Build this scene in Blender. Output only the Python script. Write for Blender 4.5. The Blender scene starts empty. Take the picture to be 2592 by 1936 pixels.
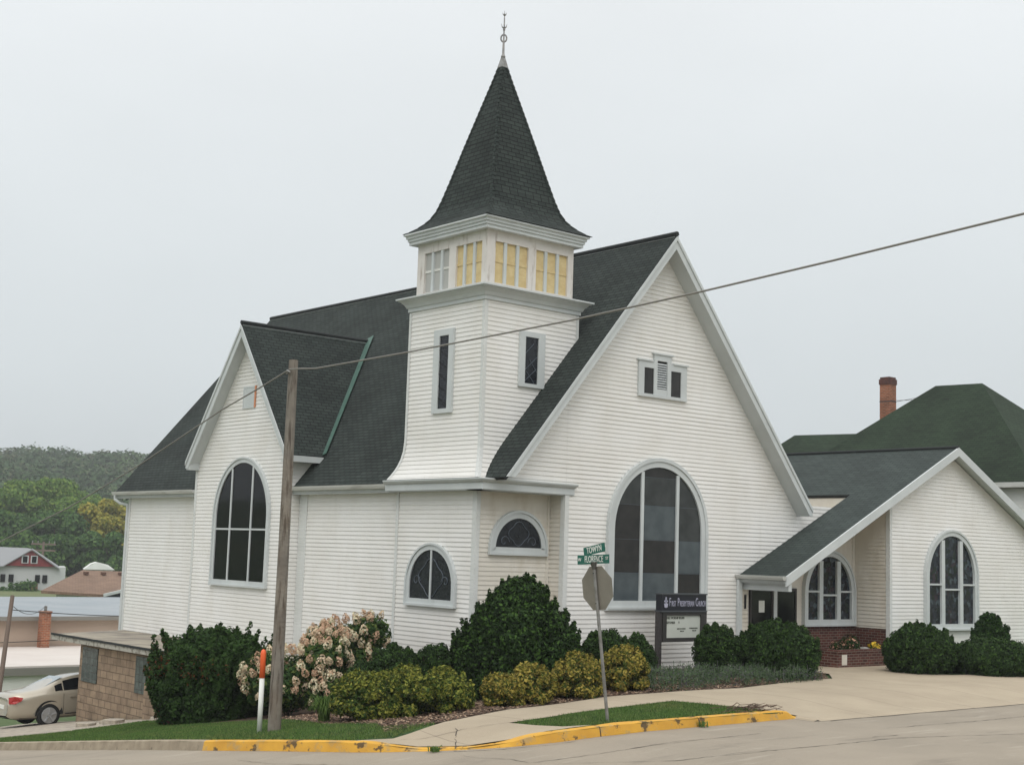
import bpy, math, random
import numpy as np
from mathutils import Vector, Matrix
from mathutils.geometry import delaunay_2d_cdt
random.seed(7); rng = np.random.default_rng(7)
R = math.radians
scene = bpy.context.scene
col = scene.collection

# ---------------------------------------------------------------- camera
F, PITCH, YAW, ROLL = 3499.7, R(7.0143), R(40.0667), R(1.87595)
def cam_matrix():
    c, s = math.cos, math.sin
    A = Matrix(((c(YAW), -s(YAW), 0), (s(YAW), c(YAW), 0), (0, 0, 1)))
    P = Matrix(((1, 0, 0), (0, c(PITCH), s(PITCH)), (0, -s(PITCH), c(PITCH))))
    B = P @ A
    C = Matrix((B[0], -B[2], B[1]))
    Rr = Matrix(((c(ROLL), -s(ROLL), 0), (s(ROLL), c(ROLL), 0), (0, 0, 1)))
    M = Rr @ C                       # rows: right, down, forward
    return Matrix((M[0], -M[1], -M[2])).transposed()
cd = bpy.data.cameras.new('camera'); cam = bpy.data.objects.new('camera', cd); col.objects.link(cam)
cam.matrix_world = cam_matrix().to_4x4()
cd.sensor_width = 36; cd.lens = F / 2592 * 36; cd.clip_start = .1; cd.clip_end = 3000
scene.camera = cam

# ---------------------------------------------------------------- sky, sun, exposure
SUN_EL, SUN_AZ = R(58), R(215)
w = bpy.data.worlds.new('World'); scene.world = w; w.use_nodes = True
nt = w.node_tree; N = nt.nodes; Lk = nt.links
bg = N['Background']
tc = N.new('ShaderNodeTexCoord'); sep = N.new('ShaderNodeSeparateXYZ'); Lk.new(tc.outputs['Generated'], sep.inputs[0])
ramp = N.new('ShaderNodeValToRGB'); Lk.new(sep.outputs['Z'], ramp.inputs[0])
cr = ramp.color_ramp
cr.elements[0].position = 0.0; cr.elements[0].color = (.57, .62, .645, 1)
cr.elements[1].position = 1.0; cr.elements[1].color = (1.0, 1.0, .99, 1)
for p_, c_ in ((.08, (.645, .695, .72, 1)), (.2, (.74, .785, .805, 1)), (.36, (.85, .885, .90, 1)), (.5, (.92, .94, .95, 1))):
    e = cr.elements.new(p_); e.color = c_
mp = N.new('ShaderNodeMapping'); mp.inputs['Scale'].default_value = (1, 1, 2.2); Lk.new(tc.outputs['Generated'], mp.inputs[0])
ns = N.new('ShaderNodeTexNoise'); ns.inputs['Scale'].default_value = 2.2; ns.inputs['Detail'].default_value = 3; Lk.new(mp.outputs[0], ns.inputs['Vector'])
mr = N.new('ShaderNodeMapRange'); mr.inputs[3].default_value = .90; mr.inputs[4].default_value = 1.10; Lk.new(ns.outputs[0], mr.inputs[0])
mul = N.new('ShaderNodeVectorMath'); mul.operation = 'SCALE'; Lk.new(ramp.outputs[0], mul.inputs[0]); Lk.new(mr.outputs[0], mul.inputs['Scale'])
# overcast: the brightness grows towards the zenith, over a weak clear-sky component
zb = N.new('ShaderNodeMapRange'); zb.inputs[1].default_value = .38; zb.inputs[2].default_value = .95; zb.inputs[3].default_value = 1.0; zb.inputs[4].default_value = 1.6
Lk.new(sep.outputs['Z'], zb.inputs[0])
mul2 = N.new('ShaderNodeVectorMath'); mul2.operation = 'SCALE'; Lk.new(mul.outputs[0], mul2.inputs[0]); Lk.new(zb.outputs[0], mul2.inputs['Scale'])
sky = N.new('ShaderNodeTexSky'); sky.sky_type = 'NISHITA'; sky.sun_disc = False; sky.sun_elevation = SUN_EL; sky.sun_rotation = SUN_AZ; sky.dust_density = 4; sky.air_density = 1.5
sk = N.new('ShaderNodeVectorMath'); sk.operation = 'SCALE'; sk.inputs['Scale'].default_value = .006; Lk.new(sky.outputs[0], sk.inputs[0])
ad = N.new('ShaderNodeVectorMath'); ad.operation = 'ADD'; Lk.new(mul2.outputs[0], ad.inputs[0]); Lk.new(sk.outputs[0], ad.inputs[1])
Lk.new(ad.outputs[0], bg.inputs[0]); bg.inputs[1].default_value = 1.0
sd = bpy.data.lights.new('sun', 'SUN'); sd.energy = 1.1; sd.angle = R(40); sd.color = (1, .965, .92)
so = bpy.data.objects.new('sun', sd); col.objects.link(so)
sdir = Vector((-.62, -.60, 1.0)).normalized()     # towards the sun: behind the camera, high
so.rotation_euler = (-sdir).to_track_quat('-Z', 'Y').to_euler(); so.location = (0, 0, 30)
scene.view_settings.view_transform = 'Standard'; scene.view_settings.look = 'None'
scene.view_settings.exposure = 0.0; scene.view_settings.gamma = 1
scene.render.engine = 'CYCLES'
scene.render.resolution_x = 1024; scene.render.resolution_y = 764

# ---------------------------------------------------------------- materials
def S(r, g, b):
    f = lambda v: (v / 255 / 12.92) if v <= 10 else (((v / 255 + .055) / 1.055) ** 2.4)
    return (f(r), f(g), f(b), 1)
def mat(name, c, rough=.7, noise=0, nscale=3, c2=None, bump=0, bscale=40, metal=0, spec=.5, coord='Object', det=4, lo=.35, hi=.65, trans=0, coat=0):
    m = bpy.data.materials.new(name); m.use_nodes = True
    t = m.node_tree; n = t.nodes; l = t.links; b = n['Principled BSDF']
    b.inputs['Base Color'].default_value = c; b.inputs['Roughness'].default_value = rough
    b.inputs['Metallic'].default_value = metal; b.inputs['Specular IOR Level'].default_value = spec
    if coat: b.inputs['Coat Weight'].default_value = coat; b.inputs['Coat Roughness'].default_value = .08
    tc = n.new('ShaderNodeTexCoord')
    if noise or c2:
        q = n.new('ShaderNodeTexNoise'); q.inputs['Scale'].default_value = nscale; q.inputs['Detail'].default_value = det
        l.new(tc.outputs[coord], q.inputs['Vector'])
        r_ = n.new('ShaderNodeMapRange'); r_.inputs[1].default_value = lo; r_.inputs[2].default_value = hi; l.new(q.outputs[0], r_.inputs[0])
        mx = n.new('ShaderNodeMix'); mx.data_type = 'RGBA'; l.new(r_.outputs[0], mx.inputs[0])
        if c2 is None: c2 = tuple(v * (1 - noise) for v in c[:3]) + (1,)
        mx.inputs[6].default_value = c; mx.inputs[7].default_value = c2
        l.new(mx.outputs[2], b.inputs['Base Color']); m['mix'] = mx.name
    if bump:
        q = n.new('ShaderNodeTexNoise'); q.inputs['Scale'].default_value = bscale; q.inputs['Detail'].default_value = 6; l.new(tc.outputs[coord], q.inputs['Vector'])
        bp = n.new('ShaderNodeBump'); bp.inputs['Strength'].default_value = bump; bp.inputs['Distance'].default_value = .02
        l.new(q.outputs[0], bp.inputs['Height']); l.new(bp.outputs[0], b.inputs['Normal'])
    if trans:
        tr = n.new('ShaderNodeBsdfTranslucent'); tr.inputs[0].default_value = c
        ms = n.new('ShaderNodeMixShader'); ms.inputs[0].default_value = trans
        l.new(b.outputs[0], ms.inputs[1]); l.new(tr.outputs[0], ms.inputs[2]); l.new(ms.outputs[0], n['Material Output'].inputs[0])
    return m
def overlay(m, c, nscale, lo, hi, amount=1.0, stretch=(1, 1, 1), coord='Object'):
    """mix another colour over the base colour where a (stretched) noise is high: dirt, chips, streaks"""
    t = m.node_tree; n = t.nodes; l = t.links; b = n['Principled BSDF']
    tc = n.new('ShaderNodeTexCoord'); mp = n.new('ShaderNodeMapping'); mp.inputs['Scale'].default_value = stretch; l.new(tc.outputs[coord], mp.inputs[0])
    q = n.new('ShaderNodeTexNoise'); q.inputs['Scale'].default_value = nscale; q.inputs['Detail'].default_value = 6; q.inputs['Roughness'].default_value = .65; l.new(mp.outputs[0], q.inputs['Vector'])
    r_ = n.new('ShaderNodeMapRange'); r_.inputs[1].default_value = lo; r_.inputs[2].default_value = hi; r_.inputs[4].default_value = amount; l.new(q.outputs[0], r_.inputs[0])
    mx = n.new('ShaderNodeMix'); mx.data_type = 'RGBA'; l.new(r_.outputs[0], mx.inputs[0]); mx.inputs[7].default_value = c
    if b.inputs['Base Color'].links: l.new(b.inputs['Base Color'].links[0].from_socket, mx.inputs[6])
    else: mx.inputs[6].default_value = b.inputs['Base Color'].default_value
    l.new(mx.outputs[2], b.inputs['Base Color'])
    return m
def brick(name, c1, c2, mortar, bw, bh, ms=.01, rough=.85, bump=.4, bias=0, noise=.25, nscale=1.2, off=.5, dist=.01):
    m = bpy.data.materials.new(name); m.use_nodes = True
    t = m.node_tree; n = t.nodes; l = t.links; b = n['Principled BSDF']; b.inputs['Roughness'].default_value = rough; b.inputs['Specular IOR Level'].default_value = .3
    uv = n.new('ShaderNodeUVMap'); k = n.new('ShaderNodeTexBrick'); l.new(uv.outputs[0], k.inputs['Vector'])
    k.inputs['Color1'].default_value = c1; k.inputs['Color2'].default_value = c2; k.inputs['Mortar'].default_value = mortar
    k.inputs['Scale'].default_value = 1; k.inputs['Brick Width'].default_value = bw; k.inputs['Row Height'].default_value = bh
    k.inputs['Mortar Size'].default_value = ms; k.inputs['Bias'].default_value = bias; k.inputs['Mortar Smooth'].default_value = .3; k.offset = off
    q = n.new('ShaderNodeTexNoise'); q.inputs['Scale'].default_value = nscale; q.inputs['Detail'].default_value = 5; l.new(uv.outputs[0], q.inputs['Vector'])
    r_ = n.new('ShaderNodeMapRange'); r_.inputs[1].default_value = .3; r_.inputs[2].default_value = .7; r_.inputs[3].default_value = 1 - noise; r_.inputs[4].default_value = 1 + noise; l.new(q.outputs[0], r_.inputs[0])
    vm = n.new('ShaderNodeVectorMath'); vm.operation = 'SCALE'; l.new(k.outputs['Color'], vm.inputs[0]); l.new(r_.outputs[0], vm.inputs['Scale']); l.new(vm.outputs[0], b.inputs['Base Color'])
    inv = n.new('ShaderNodeMath'); inv.operation = 'SUBTRACT'; inv.inputs[0].default_value = 1; l.new(k.outputs['Fac'], inv.inputs[1])
    q2 = n.new('ShaderNodeTexNoise'); q2.inputs['Scale'].default_value = 25; l.new(uv.outputs[0], q2.inputs['Vector'])
    ad = n.new('ShaderNodeMath'); ad.operation = 'MULTIPLY_ADD'; ad.inputs[1].default_value = .35; l.new(q2.outputs[0], ad.inputs[0]); l.new(inv.outputs[0], ad.inputs[2])
    bp = n.new('ShaderNodeBump'); bp.inputs['Strength'].default_value = bump; bp.inputs['Distance'].default_value = dist; l.new(ad.outputs[0], bp.inputs['Height']); l.new(bp.outputs[0], b.inputs['Normal'])
    return m

M = {}
M['siding'] = overlay(mat('clapboard_paint', S(229, 228, 225), .6, c2=S(222, 220, 215), nscale=.9, bump=.05, bscale=30), S(204, 198, 186), 1.6, .58, .85, .5, (1, 1, .5))
M['siding'] = overlay(M['siding'], S(190, 187, 180), 3.2, .56, .8, .22, (1, 1, .12))
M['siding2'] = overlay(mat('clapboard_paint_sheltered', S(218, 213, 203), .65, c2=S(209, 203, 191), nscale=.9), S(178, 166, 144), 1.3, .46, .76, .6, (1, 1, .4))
M['trim'] = overlay(mat('trim_paint', S(198, 203, 203), .55, c2=S(189, 194, 194), nscale=1.5), S(150, 150, 142), 3, .62, .85, .5, (1, 1, .35))
M['board'] = mat('corner_board_paint', S(212, 214, 212), .55, c2=S(203, 205, 202), nscale=1.5)
M['white'] = mat('white_paint', S(220, 220, 215), .55, c2=S(205, 204, 198), nscale=1.5)
M['belfry'] = overlay(mat('belfry_paint', S(215, 211, 206), .6, c2=S(205, 200, 194), nscale=2), S(150, 136, 124), 9, .56, .72, .7, (1, 1, .18))
M['shingle'] = brick('asphalt_shingle', S(54, 61, 58), S(43, 50, 48), S(18, 22, 21), .26, .118, .012, .95, .7, noise=.24, nscale=.7, dist=.012)
M['shingle2'] = brick('asphalt_shingle_newer', S(60, 69, 66), S(51, 59, 57), S(30, 37, 35), .30, .14, .010, .9, .6, noise=.14, nscale=.8, dist=.01)
M['shingle_edge'] = mat('shingle_edge', S(38, 42, 42), .9)
M['green_shingle'] = brick('green_shingle', S(42, 57, 40), S(32, 46, 32), S(20, 30, 20), .30, .14, .012, .9, .5, noise=.3, nscale=.35)
M['copper'] = mat('weathered_valley_metal', S(74, 104, 94), .6, c2=S(62, 92, 82), nscale=4)
M['glass'] = mat('dark_glass', S(9, 11, 14), .06, c2=S(17, 19, 23), nscale=.8, spec=.22)
M['glass_stain'] = mat('stained_glass', S(34, 38, 44), .25, c2=S(22, 24, 30), nscale=9, spec=.35)
M['pane_grey'] = mat('grey_pane', S(84, 92, 95), .3, c2=S(72, 80, 84), nscale=3, spec=.3)
M['pane_brown'] = mat('brown_pane', S(52, 51, 50), .3, c2=S(40, 40, 40), nscale=3, spec=.3)
M['pane_dark'] = mat('smoky_pane', S(64, 67, 67), .3, c2=S(50, 53, 53), nscale=3, spec=.3)
def stained():
    m = mat('stained_glass', S(30, 34, 42), .25, spec=.3); t = m.node_tree; n = t.nodes; l = t.links; b = n['Principled BSDF']
    tc = n.new('ShaderNodeTexCoord'); q = n.new('ShaderNodeTexNoise'); q.inputs['Scale'].default_value = 4; l.new(tc.outputs['Object'], q.inputs['Vector'])
    av = n.new('ShaderNodeVectorMath'); av.operation = 'SCALE'; av.inputs['Scale'].default_value = .25; l.new(q.outputs['Color'], av.inputs[0]); a2 = n.new('ShaderNodeVectorMath'); l.new(tc.outputs['Object'], a2.inputs[0]); l.new(av.outputs[0], a2.inputs[1])
    v = n.new('ShaderNodeTexVoronoi'); v.inputs['Scale'].default_value = 7; l.new(a2.outputs[0], v.inputs['Vector'])
    sp = n.new('ShaderNodeSeparateColor'); l.new(v.outputs['Color'], sp.inputs[0]); r_ = n.new('ShaderNodeValToRGB'); l.new(sp.outputs[0], r_.inputs[0]); c = r_.color_ramp; c.interpolation = 'CONSTANT'
    c.elements[0].color = S(24, 28, 36); c.elements[1].position = .85; c.elements[1].color = S(66, 76, 82)
    for p_, k_ in ((.2, S(34, 40, 50)), (.38, S(30, 40, 34)), (.52, S(44, 50, 58)), (.68, S(22, 26, 30)), (.78, S(50, 42, 50))): e = c.elements.new(p_); e.color = k_
    v2 = n.new('ShaderNodeTexVoronoi'); v2.feature = 'DISTANCE_TO_EDGE'; v2.inputs['Scale'].default_value = 7; l.new(a2.outputs[0], v2.inputs['Vector'])
    lt = n.new('ShaderNodeMath'); lt.operation = 'LESS_THAN'; lt.inputs[1].default_value = .045; l.new(v2.outputs['Distance'], lt.inputs[0]); ml = n.new('ShaderNodeMath'); ml.operation = 'MULTIPLY'; ml.inputs[1].default_value = .6; l.new(lt.outputs[0], ml.inputs[0])
    mx = n.new('ShaderNodeMix'); mx.data_type = 'RGBA'; l.new(ml.outputs[0], mx.inputs[0]); l.new(r_.outputs[0], mx.inputs[6]); mx.inputs[7].default_value = S(16, 18, 20); l.new(mx.outputs[2], b.inputs['Base Color']); return m
M['glass_stain2'] = stained()
M['lead'] = mat('leading', S(84, 92, 102), .5)
M['plywood'] = overlay(mat('plywood', S(212, 193, 146), .8, c2=S(200, 178, 130), nscale=5), S(168, 142, 102), 6, .5, .8, .5, (1, 1, 5))
M['louver'] = mat('grey_louver', S(172, 172, 168), .8)
M['door'] = mat('door_glass', S(22, 23, 25), .12, spec=.4)
M['doorframe'] = mat('door_frame', S(38, 32, 30), .5)
M['black'] = mat('black_paint', S(20, 20, 20), .6)
M['paper'] = mat('paper', S(222, 224, 218), .8)
M['metal'] = mat('galvanised_steel', S(150, 150, 148), .45, metal=.6, c2=S(120, 118, 114), nscale=8)
M['finial'] = mat('grey_finial_metal', S(128, 128, 130), .5, metal=.3, c2=S(150, 146, 142), nscale=10)
M['stucco_cream'] = mat('cream_panel', S(216, 211, 200), .8, c2=S(208, 202, 190), nscale=2)
M['gutter'] = overlay(mat('gutter_metal', S(190, 191, 186), .5), S(112, 106, 92), 3, .5, .8, .7, (1, .3, 3))
M['brickred'] = brick('red_brick', S(98, 58, 50), S(72, 42, 38), S(122, 110, 100), .21, .075, .009, .85, .5, noise=.2, nscale=2)
M['brickchim'] = brick('chimney_brick', S(158, 96, 68), S(128, 76, 54), S(150, 134, 118), .21, .075, .009, .85, .5, noise=.25, nscale=1.5)
M['block'] = brick('split_face_block', S(150, 131, 110), S(134, 116, 98), S(112, 97, 82), .41, .205, .012, .95, 1.0, noise=.2, nscale=2.5, dist=.05)
M['block'].node_tree.nodes['Noise Texture.001'].inputs['Scale'].default_value = 9
M['glassblock'] = brick('glass_block', S(76, 86, 82), S(62, 72, 69), S(58, 62, 59), .2, .2, .014, .2, .3, noise=.3, nscale=6, off=0)
M['tar'] = overlay(mat('weathered_flat_roof', S(168, 160, 142), .9, c2=S(140, 132, 120), nscale=.8), S(86, 78, 76), 1.4, .48, .62, .75, (.35, 1.2, 1))
M['fascia_wood'] = overlay(mat('peeling_fascia', S(170, 168, 158), .8), S(106, 98, 88), 8, .5, .6, .8)
M['bark'] = overlay(mat('bark', S(92, 80, 66), .95, c2=S(70, 62, 52), nscale=6, bump=.6, bscale=20), S(60, 54, 46), 12, .5, .7, .7, (1, 1, .2))
M['pole'] = overlay(overlay(mat('weathered_pole_wood', S(134, 128, 118), .95, c2=S(108, 102, 94), nscale=2, bump=.6, bscale=18), S(70, 62, 54), 16, .50, .62, .85, (1, 1, .07)), S(96, 78, 60), 1.2, .5, .7, .5, (1, 1, .5))
M['pole2'] = mat('old_pole_wood', S(110, 96, 86), .95)
M['cable'] = mat('grey_cable', S(120, 118, 112), .6)
M['wire'] = mat('dark_wire', S(60, 60, 60), .6)
M['grass'] = overlay(mat('lawn_grass', S(70, 98, 46), .95, c2=S(48, 74, 34), nscale=1.5, bump=.8, bscale=60), S(98, 104, 58), 6, .58, .75, .5)
M['farfield'] = overlay(mat('meadow_grass', S(84, 100, 56), .95, c2=S(60, 82, 44), nscale=.05), S(112, 112, 70), .02, .5, .6, .5)
M['blade'] = mat('grass_blade', S(84, 116, 52), .8, c2=S(112, 122, 64), nscale=1.1, trans=.3, lo=.45, hi=.7); M['blade2'] = mat('grass_blade_light', S(104, 132, 64), .8, c2=S(128, 128, 78), nscale=1.6, trans=.3, lo=.45, hi=.7)
M['mulch'] = mat('mulch', S(104, 82, 66), .98, c2=S(62, 50, 42), nscale=14, bump=1, bscale=30, det=8)
M['concrete'] = overlay(mat('tan_concrete', S(170, 157, 136), .9, c2=S(160, 147, 127), nscale=.9, bump=.25, bscale=60), S(146, 134, 116), 1.1, .6, .8, .5)
M['slab'] = overlay(mat('broken_concrete', S(176, 166, 150), .95, c2=S(140, 132, 122), nscale=5, bump=.5), S(210, 205, 192), 6, .6, .7, .7)
M['kerb'] = overlay(mat('kerb_concrete', S(160, 148, 128), .95, c2=S(140, 128, 110), nscale=4, bump=.4), S(78, 70, 60), 5, .6, .72, .8)
M['yellow'] = overlay(overlay(mat('yellow_kerb_paint', S(212, 162, 58), .8, c2=S(196, 146, 54), nscale=2.5, bump=.25), S(170, 144, 98), 4.0, .53, .64, .85), S(74, 62, 46), 3.4, .585, .63, .9)
M['seam'] = mat('tar_joint', S(74, 68, 60), .9)
M['chrome'] = mat('silver_metal', S(190, 190, 192), .25, metal=.9)
M['flower_y'] = mat('yellow_petal', S(214, 178, 40), .7); M['flower_p'] = mat('peach_petal', S(186, 140, 118), .8)
M['stone'] = mat('fieldstone', S(158, 156, 150), .9, c2=S(120, 118, 112), nscale=9)
def foliage_mats(pfx, cols, tr=.22):
    return [mat(f'{pfx}_leaf_{i}', c, .75, trans=tr, spec=.12) for i, c in enumerate(cols)]
LF = {
 'boxwood': foliage_mats('boxwood', [S(44, 64, 31), S(32, 48, 25), S(60, 84, 38), S(38, 56, 28)], .08),
 'holly': foliage_mats('holly', [S(40, 60, 27), S(28, 44, 22), S(64, 90, 40), S(34, 52, 25)], .05),
 'spirea': foliage_mats('spirea', [S(106, 114, 48), S(58, 76, 33), S(134, 134, 60), S(72, 80, 38), S(50, 70, 30)], .12),
 'spirea_gold': foliage_mats('spirea_gold', [S(132, 124, 54), S(74, 84, 38), S(158, 142, 70), S(96, 88, 44), S(58, 74, 32)], .12),
 'burning': foliage_mats('burning', [S(48, 72, 34), S(62, 88, 42), S(38, 58, 30), S(54, 76, 36), S(50, 70, 34), S(44, 66, 32), S(58, 80, 40), S(98, 62, 36)]),
 'hydrangea': foliage_mats('hydrangea', [S(58, 82, 42), S(46, 68, 36), S(86, 100, 50)]),
 'catmint': foliage_mats('catmint', [S(78, 98, 66), S(64, 84, 56), S(94, 112, 84), S(92, 90, 94)]),
 'yew': foliage_mats('yew', [S(44, 68, 34), S(34, 54, 30), S(58, 82, 40)]),
 'day': foliage_mats('daylily', [S(78, 104, 52), S(96, 120, 60)]),
 'tree': foliage_mats('tree', [S(104, 134, 62), S(84, 114, 54), S(124, 146, 70), S(90, 118, 62)], .3),
 'tree2': foliage_mats('tree_dark', [S(72, 102, 56), S(60, 88, 50), S(88, 116, 62)], .3),
 'tree3': foliage_mats('tree_yellow', [S(150, 146, 64), S(124, 130, 62), S(168, 156, 70)], .3),
 'forest': foliage_mats('forest', [S(72, 94, 62), S(82, 102, 66), S(66, 88, 60), S(90, 98, 70)], .2),
}
HY = [mat('panicle_pink', S(212, 190, 162), .8, trans=.2), mat('panicle_cream', S(222, 214, 184), .8, trans=.2), mat('panicle_rose', S(200, 166, 138), .8, trans=.2)]

def crack_road():
    m = overlay(mat('old_asphalt', S(151, 141, 126), .95, c2=S(140, 131, 117), nscale=.5, bump=.35, bscale=70), S(158, 149, 134), .35, .5, .75, .6, (.4, 1, 1))
    t = m.node_tree; n = t.nodes; l = t.links; b = n['Principled BSDF']
    return m
M['road'] = crack_road()
for k_, c_ in (('road', S(112, 104, 94)), ('concrete', S(140, 126, 106))): overlay(M[k_], c_, 38, .5, .75, .4)
overlay(M['road'], S(96, 90, 82), 1.3, .58, .8, .6, (.3, 1.2, 1)); overlay(M['road'], S(176, 168, 154), 2.6, .58, .75, .45, (.25, 1.5, 1))

# ---------------------------------------------------------------- object helpers
WL = {}
def empty(name, loc, label, cat, group=None):
    o = bpy.data.objects.new(name, None); col.objects.link(o); o.location = loc; WL[o] = Vector(loc)
    o['label'] = label; o['category'] = cat
    if group: o['group'] = group
    return o
def link(name, me, parent=None, origin=None):
    o = bpy.data.objects.new(name, me); col.objects.link(o)
    if parent is not None:
        o.parent = parent
        if parent in WL: o.matrix_parent_inverse = Matrix.Translation(-WL[parent])
    if origin is not None:
        me.transform(Matrix.Translation(-Vector(origin))); o.location = origin; 
        if parent is None: WL[o] = Vector(origin)
    return o
def tag(o, label, cat, group=None):
    o['label'] = label; o['category'] = cat
    if group: o['group'] = group
    return o
Z = Vector((0, 0, 1))
class MB:
    def __init__(s): s.v = []; s.f = []; s.m = []
    def face(s, pts, mi=0):
        i = len(s.v); s.v += [tuple(p) for p in pts]; s.f.append(tuple(range(i, i + len(pts)))); s.m.append(mi)
    def box(s, x0, y0, z0, x1, y1, z1, mi=0):
        p = [(x0, y0, z0), (x1, y0, z0), (x1, y1, z0), (x0, y1, z0), (x0, y0, z1), (x1, y0, z1), (x1, y1, z1), (x0, y1, z1)]
        s.hexa(p, mi)
    def hexa(s, p, mi=0):
        i = len(s.v); s.v += [tuple(q) for q in p]
        for f in ((0, 3, 2, 1), (4, 5, 6, 7), (0, 1, 5, 4), (1, 2, 6, 5), (2, 3, 7, 6), (3, 0, 4, 7)):
            s.f.append(tuple(i + k for k in f)); s.m.append(mi)
    def prism(s, poly, ext, mi=0):
        """planar polygon (3D points) extruded by vector ext, closed"""
        poly = [Vector(p) for p in poly]; ext = Vector(ext); n = len(poly); i = len(s.v)
        s.v += [tuple(p) for p in poly] + [tuple(p + ext) for p in poly]
        s.f.append(tuple(range(i + n - 1, i - 1, -1))); s.m.append(mi)
        s.f.append(tuple(range(i + n, i + 2 * n))); s.m.append(mi)
        for k in range(n):
            a, b = k, (k + 1) % n; s.f.append((i + a, i + b, i + n + b, i + n + a)); s.m.append(mi)
    def bar(s, a, b, w, h=None, up=Z, mi=0):
        a, b = Vector(a), Vector(b); d = (b - a).normalized(); h = h or w
        x = d.cross(Vector(up)); x = x.normalized() if x.length > 1e-4 else d.orthogonal().normalized(); y = x.cross(d)
        p = []
        for q in (a, b):
            for sx, sy in ((-1, -1), (1, -1), (1, 1), (-1, 1)): p.append(q + x * (sx * w / 2) + y * (sy * h / 2))
        s.hexa(p, mi)
    def tube(s, pts, r, seg=8, mi=0, cap=True):
        pts = [Vector(p) for p in pts]; n = len(pts); r = r if isinstance(r, (list, tuple)) else [r] * n
        i = len(s.v); prev = None
        for k, p in enumerate(pts):
            d = (pts[min(k + 1, n - 1)] - pts[max(k - 1, 0)]).normalized()
            x = (prev - d * prev.dot(d)).normalized() if prev is not None else d.orthogonal().normalized()
            prev = x; y = d.cross(x)
            for j in range(seg):
                a = 2 * math.pi * j / seg; s.v.append(tuple(p + x * (math.cos(a) * r[k]) + y * (math.sin(a) * r[k])))
        for k in range(n - 1):
            for j in range(seg):
                j2 = (j + 1) % seg; s.f.append((i + k * seg + j, i + k * seg + j2, i + (k + 1) * seg + j2, i + (k + 1) * seg + j)); s.m.append(mi)
        if cap:
            s.f.append(tuple(i + j for j in range(seg - 1, -1, -1))); s.m.append(mi)
            s.f.append(tuple(i + (n - 1) * seg + j for j in range(seg))); s.m.append(mi)
    def lathe(s, c, prof, seg=20, mi=0):
        s.tube([(c[0], c[1], c[2] + z) for r, z in prof], [max(r, .001) for r, z in prof], seg, mi)
    def mesh(s, name, mats, smooth=False, uv=True):
        me = bpy.data.meshes.new(name); me.from_pydata(s.v, [], s.f)
        for m_ in (mats if isinstance(mats, (list, tuple)) else [mats]): me.materials.append(m_)
        me.polygons.foreach_set('material_index', s.m)
        if smooth: me.polygons.foreach_set('use_smooth', [True] * len(s.f))
        me.update()
        if uv:
            ul = me.uv_layers.new(name='UVMap').data
            for p in me.polygons:
                n = p.normal
                if abs(n.z) > .985: u, v = Vector((1, 0, 0)), Vector((0, 1, 0))
                else: u = Z.cross(n).normalized(); v = n.cross(u)
                for li in p.loop_indices:
                    q = me.vertices[me.loops[li].vertex_index].co; ul[li].uv = (q.dot(u), q.dot(v))
        return me
    def build(s, name, mats, parent=None, smooth=False, origin=None, uv=True):
        return link(name, s.mesh(name, mats, smooth, uv), parent, origin)
def clip(poly, a, b, c):
    """keep a*u+b*v<=c of a 2D polygon"""
    out = []; n = len(poly)
    for i in range(n):
        p, q = poly[i], poly[(i + 1) % n]; dp = a * p[0] + b * p[1] - c; dq = a * q[0] + b * q[1] - c
        if dp <= 1e-9: out.append(p)
        if (dp < -1e-9 and dq > 1e-9) or (dp > 1e-9 and dq < -1e-9):
            t = dp / (dp - dq); out.append((p[0] + (q[0] - p[0]) * t, p[1] + (q[1] - p[1]) * t))
    return out
PITCHB = .1105
def siding(mb, poly, O, U, Nn, lap=.0165, mi=0, pitch=PITCHB):
    O, U, Nn = Vector(O), Vector(U), Vector(Nn); flip = U.cross(Z).dot(Nn) < 0
    zs = [p[1] for p in poly]; k0 = math.floor(min(zs) / pitch); k1 = math.ceil(max(zs) / pitch)
    lap0 = lap
    for k in range(k0, k1):
        a = k * pitch; b = a + pitch; lap = lap0 * (1 + .22 * math.sin(k * 12.9898 + O.x * 3.1 + O.y))
        q = clip(clip(poly, 0, 1, b), 0, -1, -a)
        if len(q) < 3: continue
        P = [O + U * u + Z * z + Nn * (lap * (1 - (z - a) / pitch) + .002) for u, z in q]
        mb.face(P if not flip else P[::-1], mi)
        lo = [u for u, z in q if abs(z - a) < 1e-6]
        if len(lo) >= 2:
            u0, u1 = min(lo), max(lo)
            c = [O + U * u0 + Z * a + Nn * (lap + .002), O + U * u1 + Z * a + Nn * (lap + .002), O + U * u1 + Z * a - Nn * .004, O + U * u0 + Z * a - Nn * .004]
            mb.face(c[::-1], mi)

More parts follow.
